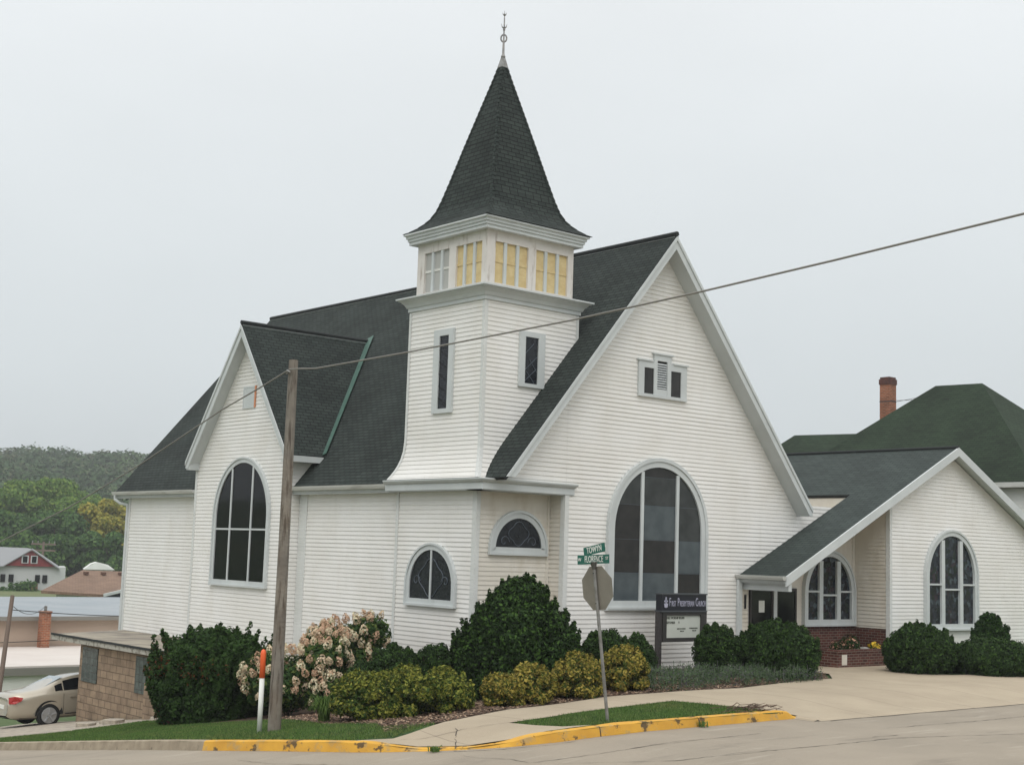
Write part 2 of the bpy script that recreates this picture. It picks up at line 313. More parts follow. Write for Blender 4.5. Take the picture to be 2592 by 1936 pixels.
def arch_pts(uc, z0, z1, hw, rh, inset=0, n=28):
    """closed outline, starts bottom left, counter-clockwise in (u,z)"""
    hw2 = hw - inset; rh2 = rh - inset; zs = z1 - rh
    pts = [(uc - hw2, z0 + inset), (uc + hw2, z0 + inset)]
    for i in range(n + 1):
        a = math.pi * i / n; pts.append((uc + math.cos(a) * hw2, zs + math.sin(a) * rh2))
    return pts
def rect_pts(u0, z0, u1, z1, inset=0): return [(u0 + inset, z0 + inset), (u1 - inset, z0 + inset), (u1 - inset, z1 - inset), (u0 + inset, z1 - inset)]
class Plane:
    def __init__(s, O, U, Nn): s.O, s.U, s.N = Vector(O), Vector(U), Vector(Nn)
    def p(s, u, z, d=0): return s.O + s.U * u + Z * z + s.N * d
def ring(mb, pl, outer, inner, d0, d1, mi=0):
    n = len(outer)
    for i in range(n):
        j = (i + 1) % n
        mb.face([pl.p(*outer[i], d1), pl.p(*outer[j], d1), pl.p(*inner[j], d1), pl.p(*inner[i], d1)], mi)
        mb.face([pl.p(*outer[i], d0), pl.p(*outer[j], d0), pl.p(*outer[j], d1), pl.p(*outer[i], d1)], mi)
        mb.face([pl.p(*inner[i], d1), pl.p(*inner[j], d1), pl.p(*inner[j], d0), pl.p(*inner[i], d0)], mi)
def wbox(mb, pl, u0, z0, u1, z1, d0, d1, mi=0):
    p = [pl.p(u0, z0, d0), pl.p(u1, z0, d0), pl.p(u1, z0, d1), pl.p(u0, z0, d1), pl.p(u0, z1, d0), pl.p(u1, z1, d0), pl.p(u1, z1, d1), pl.p(u0, z1, d1)]
    mb.hexa(p, mi)
def top_at(inner, u):
    """height of a convex outline at u"""
    best = -1e9; n = len(inner)
    for i in range(n):
        a, b = inner[i], inner[(i + 1) % n]
        if min(a[0], b[0]) - 1e-9 <= u <= max(a[0], b[0]) + 1e-9 and abs(a[0] - b[0]) > 1e-9:
            best = max(best, a[1] + (b[1] - a[1]) * (u - a[0]) / (b[0] - a[0]))
    return best
def window(parent, pl, outer, inner, glass_mat, mull=(), bars=(), depth=.055, gd=.022, mw=.07, label=None, mat_f='trim', sill=True, hood=None, panes=None, name='window'):
    mb = MB(); ring(mb, pl, outer, inner, -.01, depth)
    if hood: ring(mb, pl, hood, outer, -.01, depth + .03)
    o = mb.build(name, M[mat_f], parent)
    if label: o['label'] = label
    us = [p[0] for p in outer]; z0 = min(p[1] for p in outer); zi = min(p[1] for p in inner)
    if panes:
        g = MB(); ue = [min(p[0] for p in inner)] + list(mull) + [max(p[0] for p in inner)]
        for ci in range(len(ue) - 1):
            zz = [zi - 1] + panes[0] + [99]
            for ri in range(len(zz) - 1):
                q = clip(clip(clip(clip(inner, 1, 0, ue[ci + 1]), -1, 0, -ue[ci]), 0, 1, zz[ri + 1] - .006), 0, -1, -zz[ri] - .006)
                if len(q) >= 3: g.face([pl.p(u, z, gd) for u, z in q], panes[1][ri][ci])
        g.build('glass', panes[2], o)
        g = MB(); g.face([pl.p(u, z, gd - .006) for u, z in inner]); g.build('leading', M['lead'], o)
    else:
        g = MB(); g.face([pl.p(u, z, gd) for u, z in inner]); g.build('glass', glass_mat, o)
    for u in mull:
        m_ = MB(); wbox(m_, pl, u - mw / 2, zi, u + mw / 2, min(top_at(inner, u - mw / 2), top_at(inner, u + mw / 2)) + .01, gd - .01, depth - .006); m_.build('mullion', M[mat_f], o)
    for (u0, u1, z) in bars:
        m_ = MB(); wbox(m_, pl, u0, z - .025, u1, z + .025, gd - .01, depth - .012); m_.build('crossbar', M[mat_f], o)
    if sill:
        m_ = MB(); wbox(m_, pl, min(us) - .04, z0 - .06, max(us) + .04, z0 - .002, -.01, depth + .045); m_.build('sill', M[mat_f], o)
    return o
def curve_tube(parent, name, pl, uz, r, material, gd=.03):
    m_ = MB()
    for line in uz: m_.tube([pl.p(u, z, gd) for u, z in line], r, 4)
    return m_.build(name, material, parent)
def text_mesh(name, s, size, pl_o, U, V, material, parent, sx=1.0, align='CENTER', ext=.003):
    cu = bpy.data.curves.new(name, 'FONT'); cu.body = s; cu.size = size; cu.align_x = align; cu.align_y = 'CENTER'; cu.extrude = ext
    o = bpy.data.objects.new(name, cu); col.objects.link(o)
    bpy.context.view_layer.update(); dg = bpy.context.evaluated_depsgraph_get()
    me = bpy.data.meshes.new_from_object(o.evaluated_get(dg)); bpy.data.objects.remove(o)
    U, V = Vector(U).normalized(), Vector(V).normalized(); W_ = U.cross(V)
    mt = Matrix((( U[0]*sx, V[0], W_[0], pl_o[0]), (U[1]*sx, V[1], W_[1], pl_o[1]), (U[2]*sx, V[2], W_[2], pl_o[2]), (0, 0, 0, 1)))
    me.transform(mt); me.materials.clear(); me.materials.append(material)
    return link(name, me, parent)

# ---------------------------------------------------------------- terrain
def ss(a, b, x):
    t = max(0., min(1., (x - a) / (b - a))); return t * t * (3 - 2 * t)
def G0(X, Y):
    w_ = 1 - .92 * ss(17 + 3.4 * ss(34, 42, Y), 23, X) * (1 - ss(44.7, 50, Y)); d = Y - 20.
    sp = math.log1p(math.exp(d / 1.2)) * 1.2 if d < 20 else d
    if Y > 45: sp = 25 + (28.5 - 25) * ss(45, 60, Y)
    z = -2.80 - .128 * sp * w_ - .066 * max(0, 17 - max(X, 11))
    dist = math.hypot(X, Y)
    if dist > 60:
        z = z + (-6.4 - z) * ss(60, 110, dist)
        z += -1.0 * ss(150, 260, dist)
        th = math.atan2(X, Y)
        hill = 19.5 - 6.5 * ss(.34, .62, th) - 1.5 * math.sin(th * 40) * .6
        z += (hill + 7) * ss(300, 600, dist)
    if dist < 16: z = -1.62 + (z + 1.62) * ss(5, 16, dist)
    return z
def G(X, Y):
    z = G0(X, Y)
    z -= .13 * math.exp(-(((X - 14.12) ** 2 + (Y - 17.96) ** 2) / 1.05 ** 2) ** 2)
    if Y < 19 and X > 21.2: z -= .14 * ss(21.2, 21.75, X) * (1 - ss(16.6, 18.6, Y))
    return z
def RD(X, Y):
    z = G0(X, Y) - .15; dist = math.hypot(X, Y)
    if dist < 16: z = -1.7 + (z + 1.7) * ss(5, 16, dist)
    return z
KERB = [(21.75, 16.98), (21.4, 17.0), (20, 17.0), (18.8, 17.0), (17.6, 17.0), (16.5, 17.06), (15.6, 17.2), (14.8, 17.46), (14.2, 17.8), (13.7, 18.2), (13.3, 18.6), (12.9, 19.15), (12.6, 19.8), (12.35, 20.5), (12.12, 21.4), (12.0, 22.3), (12, 24), (12, 26), (12, 29), (12, 31.8), (12, 36), (12, 42), (12, 60)]
def inside(poly, x, y):
    c = False; n = len(poly)
    for i in range(n):
        x0, y0 = poly[i]; x1, y1 = poly[(i + 1) % n]
        if (y0 > y) != (y1 > y) and x < (x1 - x0) * (y - y0) / (y1 - y0) + x0: c = not c
    return c
def drape(poly, fz, step, off=0.0):
    xs = [p[0] for p in poly]; ys = [p[1] for p in poly]; pts = []
    # subdivide the outline
    out = []
    for i in range(len(poly)):
        a, b = Vector(poly[i]), Vector(poly[(i + 1) % len(poly)]); k = max(1, int((b - a).length / step))
        for j in range(k): out.append(a.lerp(b, j / k))
    pts = list(out); ne = len(out)
    x = min(xs) + step / 2
    while x < max(xs):
        y = min(ys) + step / 2
        while y < max(ys):
            if inside(poly, x, y): pts.append(Vector((x + random.uniform(-.05, .05) * step, y)))
            y += step
        x += step
    r = delaunay_2d_cdt(pts, [(i, (i + 1) % ne) for i in range(ne)], [], 1, 1e-5)
    mb = MB(); mb.v = [(p.x, p.y, fz(p.x, p.y) + off) for p in r[0]]; mb.f = [tuple(f) for f in r[2]]; mb.m = [0] * len(mb.f)
    return mb
def structure(o): o['kind'] = 'structure'; return o
WALK = [(12.95, 19.18), (13.66, 18.98), (14.5, 19.3), (15.24, 19.67), (15.61, 19.74), (17.06, 20.05), (20.2, 20.75), (21.5, 20.55), (24.0, 20.4), (27.0, 21.1), (28.4, 21.2), (29.6, 22.2), (30.2, 24.95), (34.45, 24.95), (34.4, 23.5), (32.0, 22.0), (32.7, 20.6), (35.5, 20.0), (44, 19.7), (60, 19.6), (90, 19.6), (90, 16.62), (21.70, 16.62), (21.70, 17.0), (21.0, 17.12), (20.87, 17.7), (20.8, 18.4), (20.6, 19.26), (18.65, 18.98), (16.79, 18.5), (15.78, 18.56), (15.88, 17.95), (16.08, 17.5), (16.5, 17.25), (15.6, 17.36), (14.9, 17.58), (14.35, 17.87), (13.42, 18.65), (12.98, 19.2)]
ROADP = [(-40, -20), (90, -20), (90, 16.62), (21.75, 16.62)] + KERB[:] + [(3, 60), (3, 9), (-40, 9)]
structure(drape(ROADP, RD, 1.0).build('road', M['road'], smooth=True))
# ground: one sheet to the horizon with the road cut out
pts = []; ne = 0
edge = []
for i in range(len(ROADP)):
    a, b = Vector(ROADP[i]), Vector(ROADP[(i + 1) % len(ROADP)]); k = max(1, int((b - a).length / 2))
    for j in range(k): edge.append(a.lerp(b, j / k))
pts = list(edge); ne = len(edge)
def addgrid(x0, x1, y0, y1, st, skip=None):
    x = x0
    while x <= x1 + 1e-6:
        y = y0
        while y <= y1 + 1e-6:
            if not (skip and skip[0] < x < skip[1] and skip[2] < y < skip[3]) and not inside(ROADP, x, y): pts.append(Vector((x + random.uniform(-.01, .01), y + random.uniform(-.01, .01))))
            y += st
        x += st
addgrid(10.3, 46, 16, 48, .5)
addgrid(-60, 120, -40, 120, 5, (9, 47, 14, 49))
addgrid(-1000, 1000, -600, 1400, 40, (-61, 121, -41, 121))
r = delaunay_2d_cdt(pts, [(i, (i + 1) % ne) for i in range(ne)], [], 0, 1e-5)
mb = MB(); mb.v = [(p.x, p.y, G(p.x, p.y) - (.09 if inside(WALK, p.x, p.y) and not (p.y < 16.64) else 0)) for p in r[0]]
for f in r[2]:
    cx = sum(r[0][i].x for i in f) / 3; cy = sum(r[0][i].y for i in f) / 3
    if not inside(ROADP, cx, cy): mb.f.append(tuple(f)); mb.m.append(0 if math.hypot(cx, cy) < 48 else 1)
structure(mb.build('ground', [M['grass'], M['farfield']], smooth=True))
# walks and beds
def joints(m):
    t = m.node_tree; n = t.nodes; l = t.links; b = n['Principled BSDF']
    tc = n.new('ShaderNodeTexCoord'); sp = n.new('ShaderNodeSeparateXYZ'); l.new(tc.outputs['Object'], sp.inputs[0])
    md = n.new('ShaderNodeMath'); md.operation = 'PINGPONG'; md.inputs[1].default_value = .9; l.new(sp.outputs['X'], md.inputs[0])
    ls = n.new('ShaderNodeMath'); ls.operation = 'LESS_THAN'; ls.inputs[1].default_value = .016; l.new(md.outputs[0], ls.inputs[0])
    ml = n.new('ShaderNodeMath'); ml.operation = 'MULTIPLY'; ml.inputs[1].default_value = .45; l.new(ls.outputs[0], ml.inputs[0])
    mx = n.new('ShaderNodeMix'); mx.data_type = 'RGBA'; l.new(ml.outputs[0], mx.inputs[0]); mx.inputs[7].default_value = S(110, 100, 86)
    l.new(b.inputs['Base Color'].links[0].from_socket, mx.inputs[6]); l.new(mx.outputs[2], b.inputs['Base Color'])
joints(M['concrete'])
structure(drape(WALK, G, .4, .02).build('sidewalk', M['concrete'], smooth=True))
BED = [(13.9, 19.6), (15.24, 19.75), (17.06, 20.13), (20.2, 20.83), (21.5, 20.63), (24.0, 20.48), (27.0, 21.2), (28.4, 21.3), (29.5, 22.3), (29.6, 24.98), (22.9, 24.98), (22.9, 25.5), (20.5, 25.5), (20.5, 33.5), (16.9, 33.5), (15.6, 31), (14.9, 28.4), (15.4, 25.5), (14.8, 23.4), (14.35, 22.2), (14.6, 20.8), (14.3, 20.2)]
structure(drape(BED, G, .5, .012).build('garden_bed', M['mulch'], smooth=True))
DRIVE = [(12.15, 35.2), (14.0, 33.2), (16.9, 33.4), (17.05, 39.7), (21, 40), (21, 44.5), (16.3, 43.2), (12.15, 41.5)]
structure(drape(DRIVE, G, .5, .015).build('driveway', M['slab'], smooth=True))
def chips(n):
    V = []
    while len(V) < n * 4:
        x, y = random.uniform(13.9, 29.4), random.uniform(19.6, 26)
        if not inside(BED, x, y): continue
        z = G(x, y) + random.uniform(.014, .04); a = random.uniform(0, 3.14); l_ = random.uniform(.02, .055); w_ = random.uniform(.008, .02); c, s_ = math.cos(a), math.sin(a); t = random.uniform(-.015, .015)
        V += [(x - c * l_ - s_ * w_, y - s_ * l_ + c * w_, z - t), (x + c * l_ - s_ * w_, y + s_ * l_ + c * w_, z + t), (x + c * l_ + s_ * w_, y + s_ * l_ - c * w_, z + t), (x - c * l_ + s_ * w_, y - s_ * l_ - c * w_, z - t)]
    return np.array(V)
def blades(poly, dens, hmin, hmax):
    xs = [p[0] for p in poly]; ys = [p[1] for p in poly]; A = (max(xs) - min(xs)) * (max(ys) - min(ys)); n = int(A * dens)
    X = rng.uniform(min(xs), max(xs), n); Y = rng.uniform(min(ys), max(ys), n)
    keep = [i for i in range(n) if inside(poly, X[i], Y[i])]; X = X[keep]; Y = Y[keep]
    Zz = np.array([G(x, y) for x, y in zip(X, Y)]); n = len(X); a = rng.uniform(0, 6.28, n); h = rng.uniform(hmin, hmax, n); wd = rng.uniform(.004, .009, n)
    lx = rng.normal(0, .018, n); ly = rng.normal(0, .018, n)
    V = np.zeros((n, 3, 3)); V[:, 0] = np.stack([X - np.cos(a) * wd, Y - np.sin(a) * wd, Zz], 1); V[:, 1] = np.stack([X + np.cos(a) * wd, Y + np.sin(a) * wd, Zz], 1); V[:, 2] = np.stack([X + lx, Y + ly, Zz + h], 1)
    return V.reshape(-1, 3)
def soup(name, V, k, mats, mi=None, parent=None, origin=None):
    """V: (n*k,3) vertices of n k-gons"""
    n = len(V) // k; me = bpy.data.meshes.new(name); me.vertices.add(n * k); me.vertices.foreach_set('co', np.ascontiguousarray(V, dtype=np.float32).ravel())
    me.loops.add(n * k); me.loops.foreach_set('vertex_index', np.arange(n * k, dtype=np.int32)); me.polygons.add(n)
    me.polygons.foreach_set('loop_start', np.arange(0, n * k, k, dtype=np.int32)); me.polygons.foreach_set('loop_total', np.full(n, k, dtype=np.int32))
    for m_ in mats: me.materials.append(m_)
    if mi is not None: me.polygons.foreach_set('material_index', np.asarray(mi, dtype=np.int32))
    me.update(calc_edges=True); me.validate()
    return link(name, me, parent, origin)
cv = chips(26000); c_ = soup('wood_chips', cv, 4, [mat('chip_brown', S(112, 86, 68), .95), mat('chip_dark', S(70, 54, 44), .95), mat('chip_pale', S(150, 128, 106), .95)], rng.integers(0, 3, len(cv) // 4)); c_['kind'] = 'stuff'; c_['label'] = 'brown wood chips covering the shrub bed'; c_['category'] = 'mulch'
ISLAND = [(15.84, 18.5), (16.79, 18.45), (18.65, 18.93), (20.55, 19.2), (20.75, 18.4), (20.82, 17.7), (20.9, 17.16), (17.6, 17.16), (16.55, 17.24), (16.12, 17.5), (15.93, 17.95)]
LAWN = [(12.15, 22.3), (12.25, 21.4), (12.5, 20.5), (12.75, 19.8), (13.0, 19.3), (13.66, 19.1), (14.5, 19.42), (15.1, 19.7), (14.3, 20.2), (14.6, 20.8), (14.35, 22.2), (14.8, 23.4), (15.4, 25.5), (14.9, 28.4), (15.6, 31), (16.9, 33.4), (14.0, 33.1), (12.15, 35.1)]
gv = np.concatenate([blades(ISLAND, 2600, .03, .065), blades(LAWN, 2000, .03, .065)])
g_ = soup('grass', gv, 3, [M['blade'], M['blade2'], M['grass']], rng.integers(0, 3, len(gv) // 3)); g_['kind'] = 'stuff'; g_['label'] = 'short green grass of the corner lawn and the kerb island'; g_['category'] = 'grass'
# kerb
def kerb(path, name, m):
    P = []
    for i in range(len(path) - 1):
        a, b = Vector(path[i]), Vector(path[i + 1]); k = max(1, int((b - a).length / .15))
        for j in range(k): P.append(a.lerp(b, j / k))
    P.append(Vector(path[-1])); mb = MB(); rows = []
    for i, p in enumerate(P):
        t = (P[min(i + 1, len(P) - 1)] - P[max(i - 1, 0)]).normalized(); nn = Vector((t.y, -t.x))  # towards the lot
        if nn.dot(Vector((30, 30)) - p) < 0: nn = -nn
        rz = RD(p.x, p.y); q = p + nn * .16; gz = max(G(q.x, q.y) + .012, rz + .025)
        if p.x > 21.35: gz = rz + .02 + (gz - rz) * (1 - ss(21.35, 21.75, p.x))
        wob = .006 * math.sin(i * .9) + random.uniform(-.003, .003)
        e = p - nn * (.03 + wob)
        rows.append([(e.x, e.y, rz - .12), (e.x, e.y, rz + .004), (p.x - nn.x * wob, p.y - nn.y * wob, gz - .02), (p.x + nn.x * .03, p.y + nn.y * .03, gz), (q.x, q.y, gz), (q.x, q.y, rz - .12)])
    for i in range(len(rows) - 1):
        for k in range(5): mb.face([rows[i][k], rows[i + 1][k], rows[i + 1][k + 1], rows[i][k + 1]])
    mb.face(rows[0]); mb.face(rows[-1][::-1])
    return structure(mb.build(name, m))
ki = 15
kerb(KERB[:ki + 1], 'kerb', M['yellow']); kerb(KERB[ki:], 'kerb', M['kerb'])
# dark joints across the kerb and the tar seam of the apron
mb = MB()
for (x, y) in ((18.9, 17.0), (16.52, 17.06), (20.3, 17.0)):
    z = RD(x, y); mb.prism([(x - .006, y - .038, z), (x - .006, y - .004, z + .135), (x - .006, y + .03, z + .165), (x - .006, y + .16, z + .165), (x - .006, y + .16, z)], (.012, 0, 0))
xs = [21.9 + i * .5 for i in range(60)]
for a, b in zip(xs, xs[1:]):
    y0 = 16.42 + .03 * math.sin(a * 3.1); y1 = 16.42 + .03 * math.sin(b * 3.1)
    mb.face([(a, y0 - .012, RD(a, y0) + .006), (b, y1 - .012, RD(b, y1) + .006), (b, y1 + .014, RD(b, y1) + .006), (a, y0 + .014, RD(a, y0) + .006)])
CRACKS = [[(14.36, 15.82), (15.1, 15.22), (15.81, 14.66), (17.2, 14.33), (19.16, 14.27), (20.84, 14.27), (22.22, 13.93), (23.68, 13.51), (27, 12.9)], [(13.60, 18.06), (14.14, 17.62), (14.64, 17.33), (15.3, 17.08), (15.9, 16.98)], [(11.39, 20.06), (11.49, 19.25), (11.75, 18.75), (12.3, 17.9)], [(13.83, 17.35), (13.88, 17.03), (14.15, 16.59), (14.15, 16.12)], [(20.6, 14.55), (21.3, 14.5)], [(10.05, 23.85), (10.37, 23.6), (10.56, 22.59)], [(14.15, 16.12), (15.4, 15.9), (17.5, 15.75), (19.2, 15.8)], [(22, 15.2), (25, 15.05), (29, 15.1)]]
def crack(path, w_, fz, off):
    P = []
    for a, b in zip(path, path[1:]):
        a, b = Vector(a), Vector(b); k = max(2, int((b - a).length / .12))
        for j in range(k): P.append(a.lerp(b, j / k) + Vector((random.gauss(0, .012), random.gauss(0, .012))))
    P.append(Vector(path[-1])); q = []
    for i, p in enumerate(P):
        t = (P[min(i + 1, len(P) - 1)] - P[max(i - 1, 0)]).normalized(); nn = Vector((-t.y, t.x)) * w_ * random.uniform(.25, 1.3) * (.3 + .7 * math.sin(math.pi * (i + .5) / len(P)) ** .5)
        q.append(((p.x - nn.x, p.y - nn.y, fz(p.x, p.y) + off), (p.x + nn.x, p.y + nn.y, fz(p.x, p.y) + off)))
    for a, b in zip(q, q[1:]): mb.face([a[0], b[0], b[1], a[1]])
for pth in CRACKS: crack(pth, .011, RD, .006)
crack([(14.93, 18.9), (14.0, 17.75)], .010, G, .026); crack([(13.7, 18.85), (14.9, 18.75), (15.8, 18.55)], .006, G, .026)
structure(mb.build('pavement_seam', M['seam']))
mb = MB(); xs = [21.70 + i * .5 for i in range(137)]
for a, b in zip(xs, xs[1:]):
    mb.face([(a, 16.46, RD(a, 16.4) + .004), (b, 16.46, RD(b, 16.4) + .004), (b, 16.62, G(b, 16.62) + .022), (a, 16.62, G(a, 16.62) + .022)])
for k in range(6):
    a, b = 16.5 + k * .1, 16.6 + k * .1; mb.face([(21.55, a, RD(21.55, a) + .003), (21.705, a, G(21.705, a) + .023), (21.705, b, G(21.705, b) + .023), (21.55, b, RD(21.55, b) + .003)])
structure(mb.build('sidewalk', M['concrete']))

# ================================================================ the church
church = empty('church', (26.1, 35, -2.9), 'large white clapboard church with dark shingle roofs, corner tower and spire', 'church')
def slab(poly, th=.09, mats=('shingle', 'shingle_edge', 'trim'), name='roof', parent=None, build=True, mb=None):
    poly = [Vector(p) for p in poly]; n = (poly[1] - poly[0]).cross(poly[2] - poly[0]).normalized()
    if n.z < 0: poly = poly[::-1]; n = -n
    own = mb is None
    if own: mb = MB()
    k = len(poly); lo = [p - n * th for p in poly]
    mb.face(poly, 0); mb.face(lo[::-1], 2)
    for i in range(k):
        j = (i + 1) % k; mb.face([lo[i], lo[j], poly[j], poly[i]], 1)
    return mb
SM = [M['shingle'], M['shingle_edge'], M['trim']]
X1, X0, YF, YB = 20.65, 31.62, 25.0, 44.6      # left wall, right wall, front wall, back wall
RX, RZ, EX, EZ = 26.1, 8.42, 20.36, 1.60       # ridge and left eave
ERX = 31.88
RYF, RYB = 24.5, 45.25
sl = (RZ - EZ) / (RX - EX)
# walls
mb = MB()
siding(mb, [(YB, -3.6), (YB, 1.6), (28.75, 1.6), (28.75, -4.6), (33, -5.2)][:4] if False else [(28.75, -4.2), (YB, -3.1), (YB, 1.62), (28.75, 1.62)], (X1, 0, 0), (0, 1, 0), (-1, 0, 0))
mb.build('side_wall', M['siding'], church)
mb = MB()
siding(mb, [(20.62, 1.66), (22.86, 1.66), (22.86, RZ - .12 - (RX - 22.86) * sl), (20.62, RZ - .12 - (RX - 20.62) * sl)], (0, YF, 0), (1, 0, 0), (0, -1, 0))
siding(mb, [(22.85, -3.2), (34.0, -3.2), (34.0, 1.62), (31.7, 1.62), (RX, RZ - .12), (22.85, RZ - .12 - (RX - 22.85) * sl)], (0, YF, 0), (1, 0, 0), (0, -1, 0))
mb.build('front_wall', M['siding'], church)
mb = MB(); siding(mb, [(X1, -6), (X0, -6), (X0, 1.6), (RX, RZ - .15), (X1, 1.6)], (0, YB, 0), (1, 0, 0), (0, 1, 0), pitch=.4); mb.build('back_wall', M['siding'], church)
mb = MB(); siding(mb, [(YF, -3.4), (YB, -6), (YB, 1.6), (YF, 1.6)], (X0, 0, 0), (0, 1, 0), (1, 0, 0), pitch=.4); mb.build('side_wall', M['siding'], church)
mb = MB(); mb.box(X1 + .02, 28.7, -6.6, X1 + .2, YB, -2.95); mb.box(X1 + .02, YB - .2, -6.6, X0, YB - .02, -2.95); mb.build('foundation', M['block'], church)
# corner boards
def boards(lst, name='corner_board', m='board'):
    for b in lst:
        mb = MB(); mb.box(*b); o = mb.build(name, M[m], church)
    return o
boards([(X1 - .035, YB - .11, -3.15, X1 + .01, YB + .03, 1.5)])
boards([(22.815, YF - .035, -3.1, 22.95, YF + .01, 1.46)])
boards([(22.81, YF + .012, -3.1, 22.849, YF + .12, 1.46)])
# roof
FX = EX + .125 / sl
slab([(RX, RYF, RZ), (RX, RYB, RZ), (EX, RYB, EZ), (EX, 25.62, EZ), (FX, 25.62, EZ + .125), (FX, RYF, EZ + .125)]).build('roof', SM, church)
slab([(RX, RYF, RZ), (RX, RYB, RZ), (ERX, RYB, EZ - .05), (ERX, RYF, EZ - .05)]).build('roof', SM, church)
mb = MB(); mb.tube([(RX, RYF - .02, RZ + .02), (RX, 35, RZ - .01), (RX, RYB, RZ + .02)], .07, 6); mb.build('ridge_cap', M['shingle_edge'], church)
# front rakes: fascia boards and soffits (the board is a thick sloping plank under the roof edge)
def rake(parent, apex, end, y, th, w, back, name='rake_board', m='trim', axis='y', zc=None):
    """board under a sloping edge from apex to end (points on the roof top edge) lying in the plane y (or x)"""
    a, e = Vector(apex), Vector(end); d = (e - a).normalized()
    out = Vector((0, -1, 0)) if axis == 'y' else Vector((-1, 0, 0))
    n = d.cross(out); n = n if n.z > 0 else -n
    kz = 1 / max(.3, n.z); mb = MB()
    def quad(t0, t1):
        q = [a - Z * t0 * kz, e - Z * t0 * kz, e - Z * t1 * kz, a - Z * t1 * kz]
        if zc is None: return q
        i = 0 if axis == 'y' else 1; p2 = clip([(p[i], p.z) for p in q], 0, -1, -zc)
        return [Vector((p[0], a.y, p[1])) if i == 0 else Vector((a.x, p[0], p[1])) for p in p2]
    mb.prism(quad(.05, .05 + w), -out * th)
    mb.prism([p + out * .03 for p in quad(.03, .10)], -out * .029)
    o = mb.build(name, M[m], parent)
    mb = MB(); q = w * .62
    mb.prism([p - out * th for p in quad(.07 + q, .1 + q)], -out * back)
    mb.build('soffit', M[m], o)
    return o
rake(church, (RX, RYF, RZ), (EX, RYF, EZ), 0, .05, .20, .45, zc=1.745)
rake(church, (RX, RYF, RZ), (ERX, RYF, EZ - .05), 0, .05, .20, .45, zc=EZ - .30)
# left eaves: fascia, soffit, gutter
def gutter(parent, x, z, y0, y1, name='gutter'):
    mb = MB(); pr = [(x + .12, z), (x + .12, z - .11), (x + .02, z - .11), (x - .01, z - .05), (x - .02, z), (x - .005, z), (x + .005, z - .045), (x + .03, z - .098), (x + .108, z - .098), (x + .108, z)]
    mb.prism([(px, y0, pz) for px, pz in pr], (0, y1 - y0, 0)); return mb.build(name, M['gutter'], parent)
gutter(church, 20.24, 1.63, 39.35, 45.2); gutter(church, 20.24, 1.63, 28.95, 33.6)
for ya, yb in ((28.95, 33.6), (39.3, 45.2)): mb = MB(); mb.box(20.37, ya, 1.445, 20.40, yb, 1.56); mb.box(20.37, ya, 1.42, X1, yb, 1.45); mb.build('soffit', M['trim'], church)
mb = MB(); mb.tube([(20.3, 45.05, 1.52), (20.3, 45.05, 1.38), (20.42, 44.85, 1.24), (20.58, 44.66, 1.2), (20.6, 44.66, 1.0), (20.6, 44.66, -3.1)], .05, 8); mb.build('downspout', M['trim'], church)

# ---- wall bay with its own gable on the left side
BX, BY0, BY1, BC = 20.3, 33.62, 39.2, 36.25
BAZ, BEZ, BOX = 6.50, 2.52, 19.93
bsl = (BAZ - BEZ) / 3.02
mb = MB(); siding(mb, [(BY0, -4.9), (BY1, -5.2), (BY1, 2.5), (BC, BAZ - .14), (BY0, 2.6)], (BX, 0, 0), (0, 1, 0), (-1, 0, 0)); mb.build('bay_wall', M['siding'], church)
mb = MB(); siding(mb, [(BX, -4.6), (X1 + .02, -4.6), (X1 + .02, 1.5), (22.0, 2.6), (BX, 2.6)], (0, BY0, 0), (1, 0, 0), (0, -1, 0)); mb.build('bay_return_wall', M['siding'], church)
mb = MB(); siding(mb, [(BX, -4.9), (X1, -4.9), (22.0, 2.6), (BX, 2.6)], (0, BY1, 0), (1, 0, 0), (0, 1, 0)); mb.build('bay_return_wall', M['siding'], church)
boards([(BX - .03, BY1 - .09, -3.6, BX + .01, BY1 + .03, 2.4)]); boards([(BX - .03, BY0 - .03, -4.0, BX + .01, BY0 + .09, 2.3)]); boards([(X1 - .035, BY0 - .42, -4.0, X1 + .0, BY0 - .02, 1.42)])
rx = RX - (RZ - BAZ) / sl; ex = RX - (RZ - BEZ) / sl
slab([(BOX, BC, BAZ), (rx + .02, BC, BAZ), (ex + .02, BC - 3.02, BEZ), (BOX, BC - 3.02, BEZ)]).build('bay_roof', SM, church)
slab([(BOX, BC, BAZ), (rx + .02, BC, BAZ), (ex + .02, BC + 3.02, BEZ), (BOX, BC + 3.02, BEZ)]).build('bay_roof', SM, church)
mb = MB(); mb.tube([(BOX - .02, BC, BAZ + .03), (rx + .05, BC, BAZ + .01)], .06, 6); mb.build('ridge_cap', M['shingle_edge'], church)
rake(church, (BOX, BC, BAZ), (BOX, BC - 3.02, BEZ), 0, .05, .17, .32, axis='x', zc=BEZ - .16); rake(church, (BOX, BC, BAZ), (BOX, BC + 3.02, BEZ), 0, .05, .22, .32, axis='x', zc=BEZ - .26)
mb = MB(); mb.box(BOX + .02, BC - 3.04, BEZ - .20, ex - .05, BC - 2.99, BEZ - .03); mb.box(BOX + .02, BC - 3.0, BEZ - .2, ex - .2, BY0, BEZ - .17); mb.build('eave_return', M['trim'], church)
mb = MB(); mb.box(BOX + .02, BC + 2.8, BEZ - .3, ex - .3, BC + 3.0, BEZ - .05); mb.build('eave_return', M['trim'], church)
